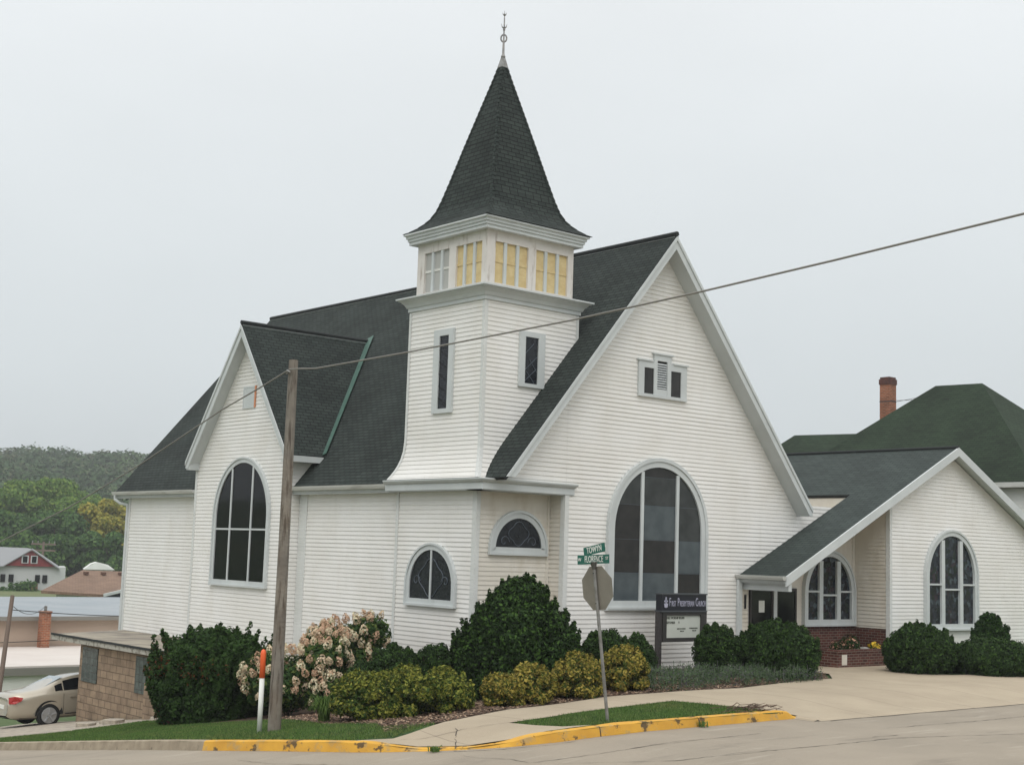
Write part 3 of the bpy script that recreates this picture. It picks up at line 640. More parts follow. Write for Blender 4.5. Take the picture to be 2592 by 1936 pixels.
# metal valley
a = Vector((rx + .1, BC - .02, BAZ + .15)); b = Vector((ex - .02, BC - 3.02, BEZ + .03)); nrm = Vector((-sl, 0, 1)).normalized()
t_ = (b - a).normalized(); sd_ = t_.cross(nrm).normalized()
mb = MB(); mb.prism([a + nrm * .03 - sd_ * .10, b + nrm * .03 - sd_ * .10, b + nrm * .03 + sd_ * .13, a + nrm * .03 + sd_ * .13], nrm * .012); mb.build('valley_flashing', M['copper'], church)
# gable vent on the bay
pl_bay = Plane((BX - .017, 0, 0), (0, 1, 0), (-1, 0, 0))
mb = MB(); ring(mb, pl_bay, rect_pts(35.78, 3.98, 36.52, 4.64), rect_pts(35.83, 4.03, 36.47, 4.59), 0, .02); wbox(mb, pl_bay, 35.83, 4.03, 36.47, 4.59, 0, .012)
o = mb.build('vent_panel', M['trim'], church); mb = MB(); wbox(mb, pl_bay, 35.775, 3.99, 35.84, 4.64, .0, .028); mb.build('bare_wood_strip', mat('bare_wood', S(206, 140, 104), .8), o)
# bay window
mid = [(37.78, 34.64)]
out_ = arch_pts(36.22, -1.18, 2.50, 1.60, 1.72); inn = arch_pts(36.22, -1.18, 2.50, 1.60, 1.72, .12)
window(church, pl_bay, out_, inn, M['glass'], mull=(35.63, 36.85), bars=((34.75, 37.69, .43),), label='tall arched window with plain dark glass in the side bay', hood=arch_pts(36.22, -1.18, 2.50, 1.60, 1.72, -.05))

# ---- tower
TX, TY = 22.06, 27.03; TH = 1.52
tx0, tx1, ty0, ty1 = TX - TH, TX + TH, TY - TH, TY + TH
mb = MB(); siding(mb, [(25.56, -3.4), (28.75, -4.0), (28.75, 1.46), (25.56, 1.46)], (20.54, 0, 0), (0, 1, 0), (-1, 0, 0)); mb.build('tower_base_wall', M['siding'], church)
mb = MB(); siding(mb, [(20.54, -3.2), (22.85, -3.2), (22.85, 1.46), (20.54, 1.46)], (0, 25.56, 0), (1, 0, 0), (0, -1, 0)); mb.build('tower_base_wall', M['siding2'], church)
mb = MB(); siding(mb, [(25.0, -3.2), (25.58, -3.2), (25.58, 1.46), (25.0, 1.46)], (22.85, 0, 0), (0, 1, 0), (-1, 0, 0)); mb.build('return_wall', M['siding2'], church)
boards([(20.505, 25.52, -3.3, 20.62, 25.555, 1.44), (20.505, 25.556, -3.3, 20.539, 25.68, 1.44)]); boards([(20.505, 28.68, -4.0, 20.60, 28.78, 1.44)]); boards([(22.76, 25.525, -3.1, 22.835, 25.56, 1.44)], m='siding2')
# lower cornice (wraps the corner, runs past it along the front)
mb = MB()
for (x0, y0, z0, x1, y1, z1) in ((20.22, 24.98, 1.43, 23.12, 25.56, 1.50), (20.22, 25.0, 1.43, 20.66, 28.88, 1.50)): mb.box(x0, y0, z0, x1, y1, z1)
def lipped(mb, x0, y0, x1, y1, prof, flip=False):
    pass
prof = [(0, 1.45), (0, 1.60), (-.05, 1.63), (-.09, 1.68), (-.09, 1.71), (.25, 1.74), (.25, 1.45)]
RR = [[(20.2 + d, 28.87, z), (20.2 + d, 24.95 + d, z), (23.1 - d * .6, 24.95 + d, z)] for d, z in prof]
for a, b in zip(RR, RR[1:]):
    for i in range(2): mb.face([a[i], a[i + 1], b[i + 1], b[i]])
mb.face([r_[0] for r_ in RR]); mb.face([r_[2] for r_ in RR][::-1]); mb.face([RR[5][0], RR[5][1], RR[5][2], (23.1, 25.5, 1.74), (20.9, 25.5, 1.74), (20.9, 28.87, 1.74)])
# return end of the front run
mb.build('cornice', M['trim'], church)
mb = MB(); mb.box(20.45, 25.2, 1.44, 23.0, 25.6, 1.47); mb.build('soffit', M['siding2'], church)
# shaft with flared foot: courses of clapboards ring by ring
def flare(z):
    if z > 2.75: return 0.0
    t = (2.75 - z) / 1.05; return .30 * t ** 2.4 + .02 * t
mb = MB(); k = math.ceil(1.72 / PITCHB); lap = .0165
z = 1.73
while z < 6.05:
    z2 = min((math.floor(z / PITCHB + 1e-6) + 1) * PITCHB, 6.05)
    d0, d1 = flare(z) + lap, flare(z2) + .002
    lo = [(tx0 - d0, ty0 - d0, z), (tx1 + d0, ty0 - d0, z), (tx1 + d0, ty1 + d0, z), (tx0 - d0, ty1 + d0, z)]
    hi = [(tx0 - d1, ty0 - d1, z2), (tx1 + d1, ty0 - d1, z2), (tx1 + d1, ty1 + d1, z2), (tx0 - d1, ty1 + d1, z2)]
    for i in range(4):
        j = (i + 1) % 4; mb.face([lo[i], lo[j], hi[j], hi[i]])
        ii = [(TX + (p[0] - TX) * .98, TY + (p[1] - TY) * .98, p[2]) for p in (lo[i], lo[j])]; mb.face([ii[0], ii[1], lo[j], lo[i]])
    z = z2
shaft = mb.build('tower_wall', M['siding'], church)
for sx, sy in ((-1, -1), (1, -1), (-1, 1)):
    mb = MB(); P = [(z, flare(z) + .02) for z in [1.74, 1.85, 1.97, 2.1, 2.25, 2.45, 2.75, 6.02]]
    for (za, da), (zb_, db) in zip(P, P[1:]):
        w_ = .1
        for ax in (0, 1):
            def pt(z_, d_, u):
                x = TX + sx * (TH + d_); y = TY + sy * (TH + d_)
                return (x - sx * u, y, z_) if ax == 0 else (x, y - sy * u, z_)
            q = [pt(za, da, 0), pt(za, da, w_), pt(zb_, db, w_), pt(zb_, db, 0)]; mb.face(q if (sx * sy > 0) == (ax == 1) else q[::-1])
    mb.build('corner_board', M['board'], church)
# upper cornice
def mould(cx, cy, prof, name, m, parent=church):
    mb = MB(); n = len(prof)
    R_ = [[(cx + sx * r_, cy + sy * r_, z_) for sx, sy in ((-1, -1), (1, -1), (1, 1), (-1, 1))] for r_, z_ in prof]
    for a, b in zip(R_, R_[1:]):
        for i in range(4): j = (i + 1) % 4; mb.face([a[i], a[j], b[j], b[i]])
    mb.face(R_[0][::-1]); mb.face(R_[-1]); return mb.build(name, m, parent)
mould(TX, TY, [(TH + .02, 6.03), (TH + .05, 6.03), (TH + .05, 6.12), (TH + .08, 6.13), (TH + .12, 6.21), (TH + .20, 6.29), (TH + .24, 6.30), (TH + .24, 6.325), (TH + .29, 6.33), (TH + .29, 6.37), (TH - .2, 6.49)], 'cornice', M['trim'])
# belfry
BH = 1.42; TXb, TYb = 22.04, 27.03
mb = MB(); b0x, b1x, b0y, b1y = TXb - BH, TXb + BH, TYb - BH, TYb + BH
mb.box(b0x + .09, b0y + .09, 6.45, b1x - .09, b1y - .09, 7.9)
def opening_wall(pl, ua, ub, opens):
    """flat boards round the louvre openings"""
    us = [ua + .002] + [v for o_ in opens for v in o_] + [ub - .002]
    for i in range(0, len(us), 2): wbox(mb, pl, us[i], 6.46, us[i + 1], 7.84, -.1, 0)
    for a, b in opens: wbox(mb, pl, a, 7.53, b, 7.84, -.1, -.001); wbox(mb, pl, a, 6.46, b, 6.50, -.1, -.001)
plL = Plane((b0x, 0, 0), (0, 1, 0), (-1, 0, 0)); plR = Plane((0, b0y, 0), (1, 0, 0), (0, -1, 0))
opening_wall(plL, b0y, b1y, [(25.81, 26.84), (27.12, 28.15)]); opening_wall(plR, b0x, b1x, [(20.88, 21.94), (22.20, 23.27)])
plL2 = Plane((b1x, 0, 0), (0, 1, 0), (1, 0, 0)); plR2 = Plane((0, b1y, 0), (1, 0, 0), (0, 1, 0))
opening_wall(plL2, b0y, b1y, [(25.81, 26.84), (27.12, 28.15)]); opening_wall(plR2, b0x, b1x, [(20.88, 21.94), (22.20, 23.27)])
belfry = mb.build('belfry', M['belfry'], church)
for pl_, ops in ((plL, [(25.81, 26.84, 1), (27.12, 28.15, 0)]), (plR, [(20.88, 21.94, 1), (22.20, 23.27, 1)])):
    for a, b, ply in ops:
        p_ = MB(); wbox(p_, pl_, a, 6.5, b, 7.53, -.095, -.06)
        pan = p_.build('plywood_panel' if ply else 'louver_panel', M['plywood'] if ply else M['louver'], belfry)
        p_ = MB(); wbox(p_, pl_, a, 7.02, b, 7.08, -.06, -.045)
        p_.build('rail', M['plywood'] if ply else M['white'], pan)
        w3 = (b - a) / 3
        for k in (1, 2):
            p_ = MB(); c_ = a + w3 * k + (.02 if k == 2 else -.02); wbox(p_, pl_, c_ - .045, 6.5, c_ + .045, 7.53, -.06, -.012); p_.build('mullion', M['trim'], belfry)
mould(TXb + .0, TYb, [(BH - .05, 7.79), (BH + .17, 7.78), (BH + .17, 7.87), (BH + .20, 7.865), (BH + .20, 7.93), (BH + .235, 7.94), (BH + .235, 8.00), (BH + .285, 8.02), (BH + .285, 8.06), (BH - .1, 8.08)], 'cornice', M['trim'])
# spire
SP = [(1.725, 8.075), (1.60, 8.14), (1.44, 8.26), (1.32, 8.38), (1.22, 8.51), (1.12, 8.72), (1.03, 9.0), (.90, 9.48), (.66, 10.4), (.42, 11.3), (.19, 12.15), (.075, 12.6)]
mb = MB(); cx_, cy_ = 22.06, 27.02
R_ = [[(cx_ + sx * r_, cy_ + sy * r_, z_) for sx, sy in ((-1, -1), (1, -1), (1, 1), (-1, 1))] for r_, z_ in SP]
for a, b in zip(R_, R_[1:]):
    for i in range(4): j = (i + 1) % 4; mb.face([a[i], a[j], b[j], b[i]])
mb.face(R_[0][::-1])
spire = mb.build('spire_roof', M['shingle'], church)
mb = MB()          # hip shingles running up the four arrises
for sx, sy in ((-1, -1), (1, -1), (1, 1), (-1, 1)):
    s = 0; 
    for (ra, za), (rb, zb_) in zip(SP, SP[1:]):
        L_ = math.hypot((ra - rb) * 1.414, zb_ - za); kk = max(1, int(L_ / .14))
        for q in range(kk):
            t0, t1 = q / kk, (q + 1.25) / kk; r0 = ra + (rb - ra) * t0; r1 = ra + (rb - ra) * t1; z0 = za + (zb_ - za) * t0; z1 = za + (zb_ - za) * t1
            o0, o1 = .022, .004; w_ = .085
            A0 = Vector((cx_ + sx * (r0 + o0), cy_ + sy * (r0 + o0), z0)); A1 = Vector((cx_ + sx * (r1 + o1), cy_ + sy * (r1 + o1), z1))
            for dx, dy in ((-sx * w_, 0), (0, -sy * w_)):
                f_ = [A0, A0 + Vector((dx, dy, 0)), A1 + Vector((dx, dy, 0)), A1]; mb.face(f_)
                mb.face([A0, A0 + Vector((dx, dy, 0)), A0 + Vector((dx - sx * .02, dy - sy * .02, 0)), A0 + Vector((-sx * .02, -sy * .02, 0))])
mb.build('hip_shingles', M['shingle'], spire)
mb = MB(); mb.prism([(cx_ - .10, cy_ - .10, 12.55), (cx_ + .10, cy_ - .10, 12.55), (cx_ + .10, cy_ + .10, 12.55), (cx_ - .10, cy_ + .10, 12.55)], (0, 0, .02))
mb.hexa([(cx_ - .10, cy_ - .10, 12.57), (cx_ + .10, cy_ - .10, 12.57), (cx_ + .10, cy_ + .10, 12.57), (cx_ - .10, cy_ + .10, 12.57), (cx_ - .035, cy_ - .035, 12.86), (cx_ + .035, cy_ - .035, 12.86), (cx_ + .035, cy_ + .035, 12.86), (cx_ - .035, cy_ + .035, 12.86)])
mb.build('spire_cap', M['metal'], church)
mb = MB(); c_ = (cx_, cy_, 0)
mb.lathe(c_, [(.055, 12.83), (.06, 12.87), (.04, 12.9), (.032, 12.95), (.028, 13.2), (.022, 13.26), (.016, 13.9), (.004, 14.12)], 12)
uu = Vector((.76, -.65, 0))
mb.tube([Vector((cx_, cy_, 13.36)) + uu * (.075 * math.cos(t)) + Z * (.10 * math.sin(t)) for t in [i * math.pi / 10 for i in range(21)]], .022, 6)
for zc, w_, h_ in ((13.62, .075, .14), (13.98, .05, .08)):
    for s_ in (-1, 1):
        c0 = Vector((cx_, cy_, zc)); mb.tube([c0, c0 + uu * (s_ * w_ * .7) + Z * (h_ * .35), c0 + uu * (s_ * w_) + Z * h_], [.018, .015, .003], 6)
        vv = Vector((.65, .76, 0)); mb.tube([c0, c0 + vv * (s_ * w_ * .7) + Z * (h_ * .35), c0 + vv * (s_ * w_) + Z * h_], [.018, .015, .003], 6)
mb.lathe((cx_, cy_, 0), [(.02, 13.56), (.034, 13.6), (.02, 13.64)], 10)
mb.build('finial', M['finial'], church, smooth=True)
# tower windows
pT1 = Plane((tx0 - .018, 0, 0), (0, 1, 0), (-1, 0, 0)); pT2 = Plane((0, ty0 - .018, 0), (1, 0, 0), (0, -1, 0))
wn = window(church, pT1, rect_pts(26.62, 3.35, 27.42, 5.44), [(26.81, 3.46), (27.19, 3.46), (27.19, 5.28), (26.81, 5.28)], M['glass_stain'], sill=False, label='taller slit window on the left face of the tower')
curve_tube(wn, 'leading', pT1, [[(26.81, 3.5 + .3 * k), (27.19, 3.74 + .3 * k)] for k in range(5)] + [[(26.81, 4.98), (27.19, 4.98)]], .007, M['black'])
wn = window(church, pT2, rect_pts(21.62, 4.03, 22.44, 5.40), [(21.80, 4.12), (22.22, 4.12), (22.22, 5.27), (21.80, 5.27)], M['glass_stain'], sill=False, label='shorter slit window on the right face of the tower')
curve_tube(wn, 'leading', pT2, [[(21.81, 4.85), (22.08, 5.12)], [(21.81, 4.45), (22.2, 4.8)], [(21.82, 4.18), (22.18, 4.5)], [(21.86, 4.42), (22.12, 4.14)], [(21.95, 4.72), (22.2, 4.42)]], .009, M['lead'])
pB1 = Plane((20.54 - .017, 0, 0), (0, 1, 0), (-1, 0, 0)); pB2 = Plane((0, 25.56 - .017, 0), (1, 0, 0), (0, -1, 0))
wn = window(church, pB1, arch_pts(27.2, -1.30, .13, .97, .98), arch_pts(27.2, -1.30, .13, .97, .98, .12), M['glass_stain'], mull=(27.2,), label='small arched stained window low on the left tower face', mw=.055, hood=arch_pts(27.2, -1.3, .13, .97, .98, -.05))
def oct_ring(c, z, rx_, rz_): return [(c + rx_ * math.cos(t) * (1 + .12 * math.cos(4 * t)), z + rz_ * math.sin(t) * (1 + .12 * math.cos(4 * t))) for t in [i * math.pi / 16 for i in range(33)]]
def scroll(c, z, s, k=1): return [(c + s * (.16 - t * .05) * math.cos(t * 2.2), z + (.16 - t * .05) * k * math.sin(t * 2.2)) for t in [i * .25 for i in range(12)]]
curve_tube(wn, 'leading', pB1, [oct_ring(27.2, -.66, .45, .42), scroll(26.62, -.75, 1), scroll(27.78, -.75, -1)], .010, M['lead'])
wn = window(church, pB2, arch_pts(21.83, .0, .96, .86, .86), arch_pts(21.83, .0, .96, .86, .86, .13), M['glass_stain'], label='half round stained window high in the recessed tower wall', hood=arch_pts(21.83, 0, .96, .86, .86, -.06), sill=False)
curve_tube(wn, 'leading', pB2, [oct_ring(21.83, .46, .29, .26), scroll(21.38, .26, 1), scroll(22.28, .26, -1)], .010, M['lead'])
# big front window
pF = Plane((0, YF - .017, 0), (1, 0, 0), (0, -1, 0))
window(church, pF, arch_pts(26.09, -1.25, 2.47, 1.76, 1.80), arch_pts(26.09, -1.25, 2.47, 1.76, 1.80, .15), M['glass'], mull=(25.46, 26.77), mw=.1, depth=.07, label='very large arched window of grey and brown panes in the front gable',
       panes=([-.40, .44, 1.32, 2.05], [[0, 0, 1], [1, 1, 0], [1, 0, 2], [2, 2, 2], [2, 1, 2]], [M['pane_grey'], M['pane_brown'], M['pane_dark']]), hood=arch_pts(26.09, -1.25, 2.47, 1.76, 1.80, -.09))
# stepped gable window group
mb = MB()
wbox(mb, pF, 25.24, 4.12, 27.05, 4.20, -.01, .07); wbox(mb, pF, 25.24, 4.20, 25.44, 5.05, -.01, .05); wbox(mb, pF, 26.83, 4.20, 27.05, 5.05, -.01, .05)
wbox(mb, pF, 25.80, 4.20, 25.92, 5.26, -.01, .051); wbox(mb, pF, 26.30, 4.20, 26.44, 5.26, -.01, .051); wbox(mb, pF, 25.44, 4.88, 25.80, 5.05, -.01, .05); wbox(mb, pF, 26.44, 4.88, 26.83, 5.05, -.01, .05); wbox(mb, pF, 25.92, 5.10, 26.30, 5.26, -.01, .05)
wbox(mb, pF, 25.75, 5.26, 26.52, 5.30, -.01, .08); wbox(mb, pF, 25.2, 5.05, 25.75, 5.09, -.01, .08); wbox(mb, pF, 26.52, 5.05, 27.09, 5.09, -.01, .08)
gw = mb.build('gable_window', M['trim'], church)
mb = MB(); wbox(mb, pF, 25.44, 4.2, 25.8, 4.88, 0, .02); mb.build('glass', M['pane_brown'], gw); mb = MB(); wbox(mb, pF, 26.44, 4.2, 26.83, 4.88, 0, .02); mb.build('glass', M['pane_brown'], gw)
mb = MB(); wbox(mb, pF, 25.92, 4.2, 26.3, 5.1, 0, .006, 1); wbox(mb, pF, 25.92, 4.2, 26.3, 4.36, .006, .04)
for k in range(11):
    z = 4.38 + k * .062; p = [pF.p(25.93, z, .045), pF.p(26.29, z, .045), pF.p(26.29, z + .04, .012), pF.p(25.93, z + .04, .012)]; mb.prism(p, (0, .006, 0))
mb.build('louver', [M['trim'], M['black']], gw)

# ================================================================ the entrance wing (joined to the church)
AX, AZ = 37.5, 3.60; AY = 23.74; AF = 23.36; asl = .488
LX, LZ = 29.28, -.41
def az(x): return AZ - asl * abs(x - AX)
slab([(AX, AF, AZ), (AX, 24.99, AZ), (LX, 24.99, az(LX)), (LX, AF, az(LX))], th=.1).build('wing_roof', [M['shingle2'], M['shingle_edge'], M['siding2']], church)
slab([(AX, 24.99, AZ), (AX, 42, AZ), (34.3, 42, az(34.3)), (34.3, 24.99, az(34.3))], th=.1).build('wing_roof', [M['shingle2'], M['shingle_edge'], M['trim']], church)
slab([(AX, AF, AZ), (AX, 42, AZ), (44.2, 42, az(44.2)), (44.2, AF, az(44.2))], th=.1).build('wing_roof', [M['shingle2'], M['shingle_edge'], M['trim']], church)
mb = MB(); mb.tube([(AX, AF - .02, AZ + .02), (AX, 42, AZ + .02)], .06, 6); mb.build('ridge_cap', M['shingle_edge'], church)
mb = MB(); mb.box(34.36, 25.01, .6, 34.46, 41.9, az(34.3) - .02); mb.build('upper_side_panel', M['stucco_cream'], church)
mb = MB(); mb.box(33.5, 25.02, 1.2, 34.4, 30, 1.55); mb.build('low_roof', M['stucco_cream'], church)
def flat_rake(a, e, w_, y, th=.05):
    a, e = Vector(a), Vector(e); mb = MB(); mb.prism([a, e, e - Z * w_, a - Z * w_], (0, th, 0)); return mb
flat_rake((AX, AF - .03, AZ + .02), (LX, AF - .03, az(LX) + .02), .26, 0).build('rake_board', M['trim'], church)
flat_rake((AX, AF - .03, AZ + .02), (44.2, AF - .03, az(44.2) + .02), .26, 0).build('rake_board', M['trim'], church)
mb = MB(); siding(mb, [(34.48, -3.0), (44, -3.0), (44, az(44) - .14), (AX, AZ - .16), (34.48, az(34.48) - .14)], (0, AY, 0), (1, 0, 0), (0, -1, 0)); mb.build('wing_front_wall', M['siding'], church)
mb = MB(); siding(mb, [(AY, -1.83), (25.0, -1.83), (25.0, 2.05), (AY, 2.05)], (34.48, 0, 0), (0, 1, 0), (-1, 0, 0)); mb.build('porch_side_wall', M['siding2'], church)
mb = MB(); mb.box(34.485, AY + .01, -2.95, 34.6, 24.99, -1.83); mb.build('brick_base', M['brickred'], church)
mb = MB(); siding(mb, [(44, -3), (44, 1)] and [(AY, -3.0), (42, -3.0), (42, .4), (AY, .4)], (44, 0, 0), (0, 1, 0), (1, 0, 0)); mb.build('wing_side_wall', M['siding'], church)
boards([(34.445, AY - .036, -2.95, 34.56, AY + .0, 2.02), (34.445, AY + .001, -2.95, 34.479, AY + .1, 1.96)])
boards([(34.36, 24.94, -1.8, 34.475, 24.985, 1.9)], m='siding2')
# porch wall: dark doors, brick wainscot, sheltered clapboards
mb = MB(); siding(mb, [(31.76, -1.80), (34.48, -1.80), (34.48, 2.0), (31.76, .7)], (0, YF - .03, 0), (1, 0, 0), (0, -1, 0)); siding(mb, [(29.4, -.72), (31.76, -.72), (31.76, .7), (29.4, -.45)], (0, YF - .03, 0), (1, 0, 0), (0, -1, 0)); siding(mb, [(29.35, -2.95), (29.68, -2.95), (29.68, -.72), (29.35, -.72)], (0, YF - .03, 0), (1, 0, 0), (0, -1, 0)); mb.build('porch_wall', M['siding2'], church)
mb = MB(); mb.box(31.76, YF - .09, -2.95, 34.48, YF - .02, -1.80); mb.build('brick_base', M['brickred'], church)
for (a, b) in ((29.72, 30.70), (30.84, 31.74)):
    mb = MB(); pD = Plane((0, YF - .03, 0), (1, 0, 0), (0, -1, 0)); ring(mb, pD, rect_pts(a, -2.86, b, -.74), rect_pts(a, -2.86, b, -.74, .07), 0, .05)
    d_ = mb.build('door', M['doorframe'], church); mb = MB(); wbox(mb, pD, a + .07, -2.79, b - .07, -.81, 0, .03); mb.build('door_glass', M['door'], d_)
    mb = MB(); mb.bar(pD.p(b - .12, -2.0, .1), pD.p(b - .12, -1.7, .1), .02); mb.build('handle', M['chrome'], d_)
    if a < 30: mb = MB(); wbox(mb, pD, 30.10, -1.40, 30.34, -1.08, .031, .036); mb.build('paper_notice', M['paper'], d_)
mb = MB(); wbox(mb, pF, 30.70, -2.9, 30.84, -.74, -.01, .09); mb.build('door_post', M['trim'], church)
mb = MB(); wbox(mb, pF, 29.50, -1.30, 29.58, -.92, .03, .045)
o = mb.build('house_number_plate', M['black'], church)
# beam, gutter and downspout of the porch
mb = MB(); mb.box(29.42, AF + .02, -.78, 29.56, 24.96, -.56); mb.build('porch_beam', M['trim'], church)
gutter(church, LX - .13, LZ + .03, AF - .02, 24.98); mb = MB(); mb.box(LX - .01, AF, LZ - .16, LX + .03, 24.98, LZ); mb.build('fascia', M['trim'], church)
mb = MB(); mb.box(29.2, 24.88, -3.0, 29.34, 24.97, LZ - .1); mb.build('downspout', M['trim'], church)
mb = MB(); mb.box(LX + .03, AF + .02, LZ - .19, 29.45, 24.98, LZ - .16); mb.build('soffit', M['trim'], church)
# wing windows
pA = Plane((0, AY - .017, 0), (1, 0, 0), (0, -1, 0)); pP = Plane((0, YF - .045, 0), (1, 0, 0), (0, -1, 0))
def wing_window(pl, u0, u1, z0, z1, label):
    uc = (u0 + u1) / 2; hw = (u1 - u0) / 2; wv = u1 - u0
    m1, m2 = u0 + wv * .32, u0 + wv * .68
    wn = window(church, pl, arch_pts(uc, z0, z1, hw, hw * 1.02), arch_pts(uc, z0, z1, hw, hw * 1.02, .13), M['glass_stain2'], mull=(m1, m2), mw=.17, depth=.09, gd=.012, label=label,
           bars=((u0 + .13, m1, z0 + (z1 - z0) * .45), (m2, u1 - .13, z0 + (z1 - z0) * .45), (m1, m2, z0 + (z1 - z0) * .40)), hood=arch_pts(uc, z0, z1, hw, hw * 1.02, -.06))
wing_window(pA, 36.23, 38.95, -1.83, 1.07, 'arched three-light window in the wing front wall')
wing_window(pP, 32.06, 34.36, -1.74, .32, 'arched three-light window sheltered under the porch roof')

# ================================================================ garage at the lower left
gar = empty('block_garage', (18.8, 36.8, -4.9), 'low tan split-face block garage with flat weathered roof against the church', 'garage')
mb = MB(); mb.box(17.1, 29.5, -6.4, 17.3, 39.61, -3.03); mb.box(17.12, 39.4, -6.4, 20.7, 39.62, -3.035); mb.build('wall', M['block'], gar)
mb = MB(); mb.box(16.75, 33.55, -5.6, 17.09, 34.6, -3.72); mb.box(16.75, 33.0, -5.6, 17.3, 33.54, -4.3); mb.build('buttress', M['block'], gar)
top = [(16.92, 29.3, -2.86), (16.92, 41.4, -2.88), (20.64, 44.5, -3.0), (20.64, 29.3, -2.98)]
mb = MB(); mb.face([Vector(p) for p in top][::-1], 0); mb.face([Vector(p) - Z * .16 for p in top], 1)
for i in range(4): a, b = Vector(top[i]), Vector(top[(i + 1) % 4]); mb.face([a - Z * .16, b - Z * .16, b, a], 1)
mb.build('flat_roof', [M['tar'], M['fascia_wood']], gar)
mb = MB(); mb.box(16.89, 29.3, -2.90, 16.92, 41.38, -2.84); mb.build('roof_edge', M['shingle_edge'], gar)
for (a, b) in ((38.35, 39.38), (34.95, 35.85)):
    mb = MB(); mb.box(17.07, a, -4.10, 17.1, b, -3.12); mb.build('glass_block_window', M['glassblock'], gar)
# rubble at the garage foot
for i, (x, y, s) in enumerate(((16.5, 33.2, .22), (16.2, 32.7, .16), (16.75, 32.6, .2), (15.9, 34.5, .3), (15.4, 35.0, .26), (16.1, 35.3, .2))):
    mb = MB(); z = G(x, y); P = []
    for k in range(7): a = k / 7 * 6.28; P.append((x + s * random.uniform(.7, 1.1) * math.cos(a), y + s * random.uniform(.7, 1.1) * math.sin(a), z - .05))
    mb.prism(P, (0, 0, .05 + s * .4)); o = mb.build('concrete_chunk', M['slab'], origin=(x, y, z)); tag(o, 'broken grey concrete chunk on the ground below the garage wall', 'rubble', 'broken concrete by the garage')

# ================================================================ planter
pln = empty('brick_planter', (33, 23.5, -2.85), 'low red brick planter with a cream end block beside the porch', 'planter')
mb = MB(); mb.box(31.72, 23.5, -2.95, 34.42, 23.62, -2.42); mb.box(31.72, 23.62, -2.95, 31.84, 24.9, -2.42); mb.build('wall', M['brickred'], pln)
mb = MB(); mb.box(31.70, 23.48, -2.42, 34.44, 23.64, -2.35); mb.box(31.70, 23.64, -2.42, 31.86, 24.9, -2.35); mb.build('coping', M['brickred'], pln)
mb = MB(); mb.box(31.90, 23.485, -2.76, 32.12, 23.5, -2.48); mb.build('cream_block', M['stucco_cream'], pln)
mb = MB(); mb.box(31.84, 23.62, -2.9, 34.42, 24.89, -2.46); mb.build('soil', M['mulch'], pln)
def rock(x, y, z, s, label, m='stone'):
    mb = MB(); n_ = 8
    prof = [(.8, 0), (1.0, .18), (.85, .42), (.45, .58), (.05, .62)]
    rows = [[(x + s * r_ * (1 + .12 * math.sin(3 * a + i)) * math.cos(a), y + s * .8 * r_ * math.sin(a), z + s * h_) for a in [k / n_ * 6.283 for k in range(n_)]] for i, (r_, h_) in enumerate(prof)]
    for a, b in zip(rows, rows[1:]):
        for k in range(n_): mb.face([a[k], a[(k + 1) % n_], b[(k + 1) % n_], b[k]])
    mb.face(rows[-1]); o = mb.build('rock', M[m], origin=(x, y, z)); return tag(o, label, 'rock')
rock(33.75, 24.1, -2.47, .22, 'pale rounded rock in the middle of the brick planter'); rock(33.4, 23.95, -2.47, .13, 'small flat white rock beside the peach flowers in the planter', 'white')
rock(34.72, 23.35, -2.86, .2, 'grey rock on the ground at the right end of the planter')

# ================================================================ plants
def leafcloud(blobs, dens, size, aspect=.55, up=.3, inner=.20):
    """blobs: (x,y,z,rx,ry,rz[,w]) -> quads of leaves scattered in the outer shell of every blob; returns verts (n*4,3)"""
    out = []; B = np.array([b[:6] for b in blobs])
    for b in blobs:
        x, y, z, rx_, ry_, rz_ = b[:6]; wt = b[6] if len(b) > 6 else 1
        area = 4 * math.pi * ((rx_ * ry_) ** 1.6 + (rx_ * rz_) ** 1.6 + (ry_ * rz_) ** 1.6) ** (1 / 1.6) / 3 ** (1 / 1.6)
        n = max(6, int(area * dens * wt)); d = rng.normal(size=(n, 3)); d /= np.linalg.norm(d, axis=1)[:, None]
        rr = 1 - np.abs(rng.normal(0, inner, n)) ; rr = np.clip(rr, .3, 1.08)
        lump = 1 + .06 * np.sin(d[:, 0] * 7 + x * 5) * np.cos(d[:, 2] * 6 + y * 3) + .05 * np.sin(d[:, 1] * 11 + z)
        P = np.stack([x + d[:, 0] * rx_ * rr * lump, y + d[:, 1] * ry_ * rr * lump, z + d[:, 2] * rz_ * rr * lump], 1)
        # drop leaves deep inside another blob
        if len(B) > 1:
            q = ((P[:, None, :] - B[None, :, :3]) / B[None, :, 3:]); m_ = (np.sqrt((q ** 2).sum(2))).min(1); keep = m_ > .62; P = P[keep]; d = d[keep]
        out.append(np.concatenate([P, d], 1))
    A = np.concatenate(out); n = len(A); P = A[:, :3]; d = A[:, 3:]
    nn = d + rng.normal(0, .55, (n, 3)) + np.array([0, 0, up]); nn /= np.linalg.norm(nn, axis=1)[:, None]
    r_ = rng.normal(size=(n, 3)); t = np.cross(nn, r_); t /= np.linalg.norm(t, axis=1)[:, None]; b_ = np.cross(nn, t)
    s = size * rng.uniform(.4, 1.45, n)[:, None]
    V = np.stack([P - t * s, P + b_ * s * aspect, P + t * s + nn * s * .15, P - b_ * s * aspect], 1)
    return V.reshape(-1, 3)
def floor_cut(V, fz):
    V4 = V.reshape(-1, 4, 3); k = np.array([v[0][2] > fz for v in V4]); return V4[k].reshape(-1, 3)
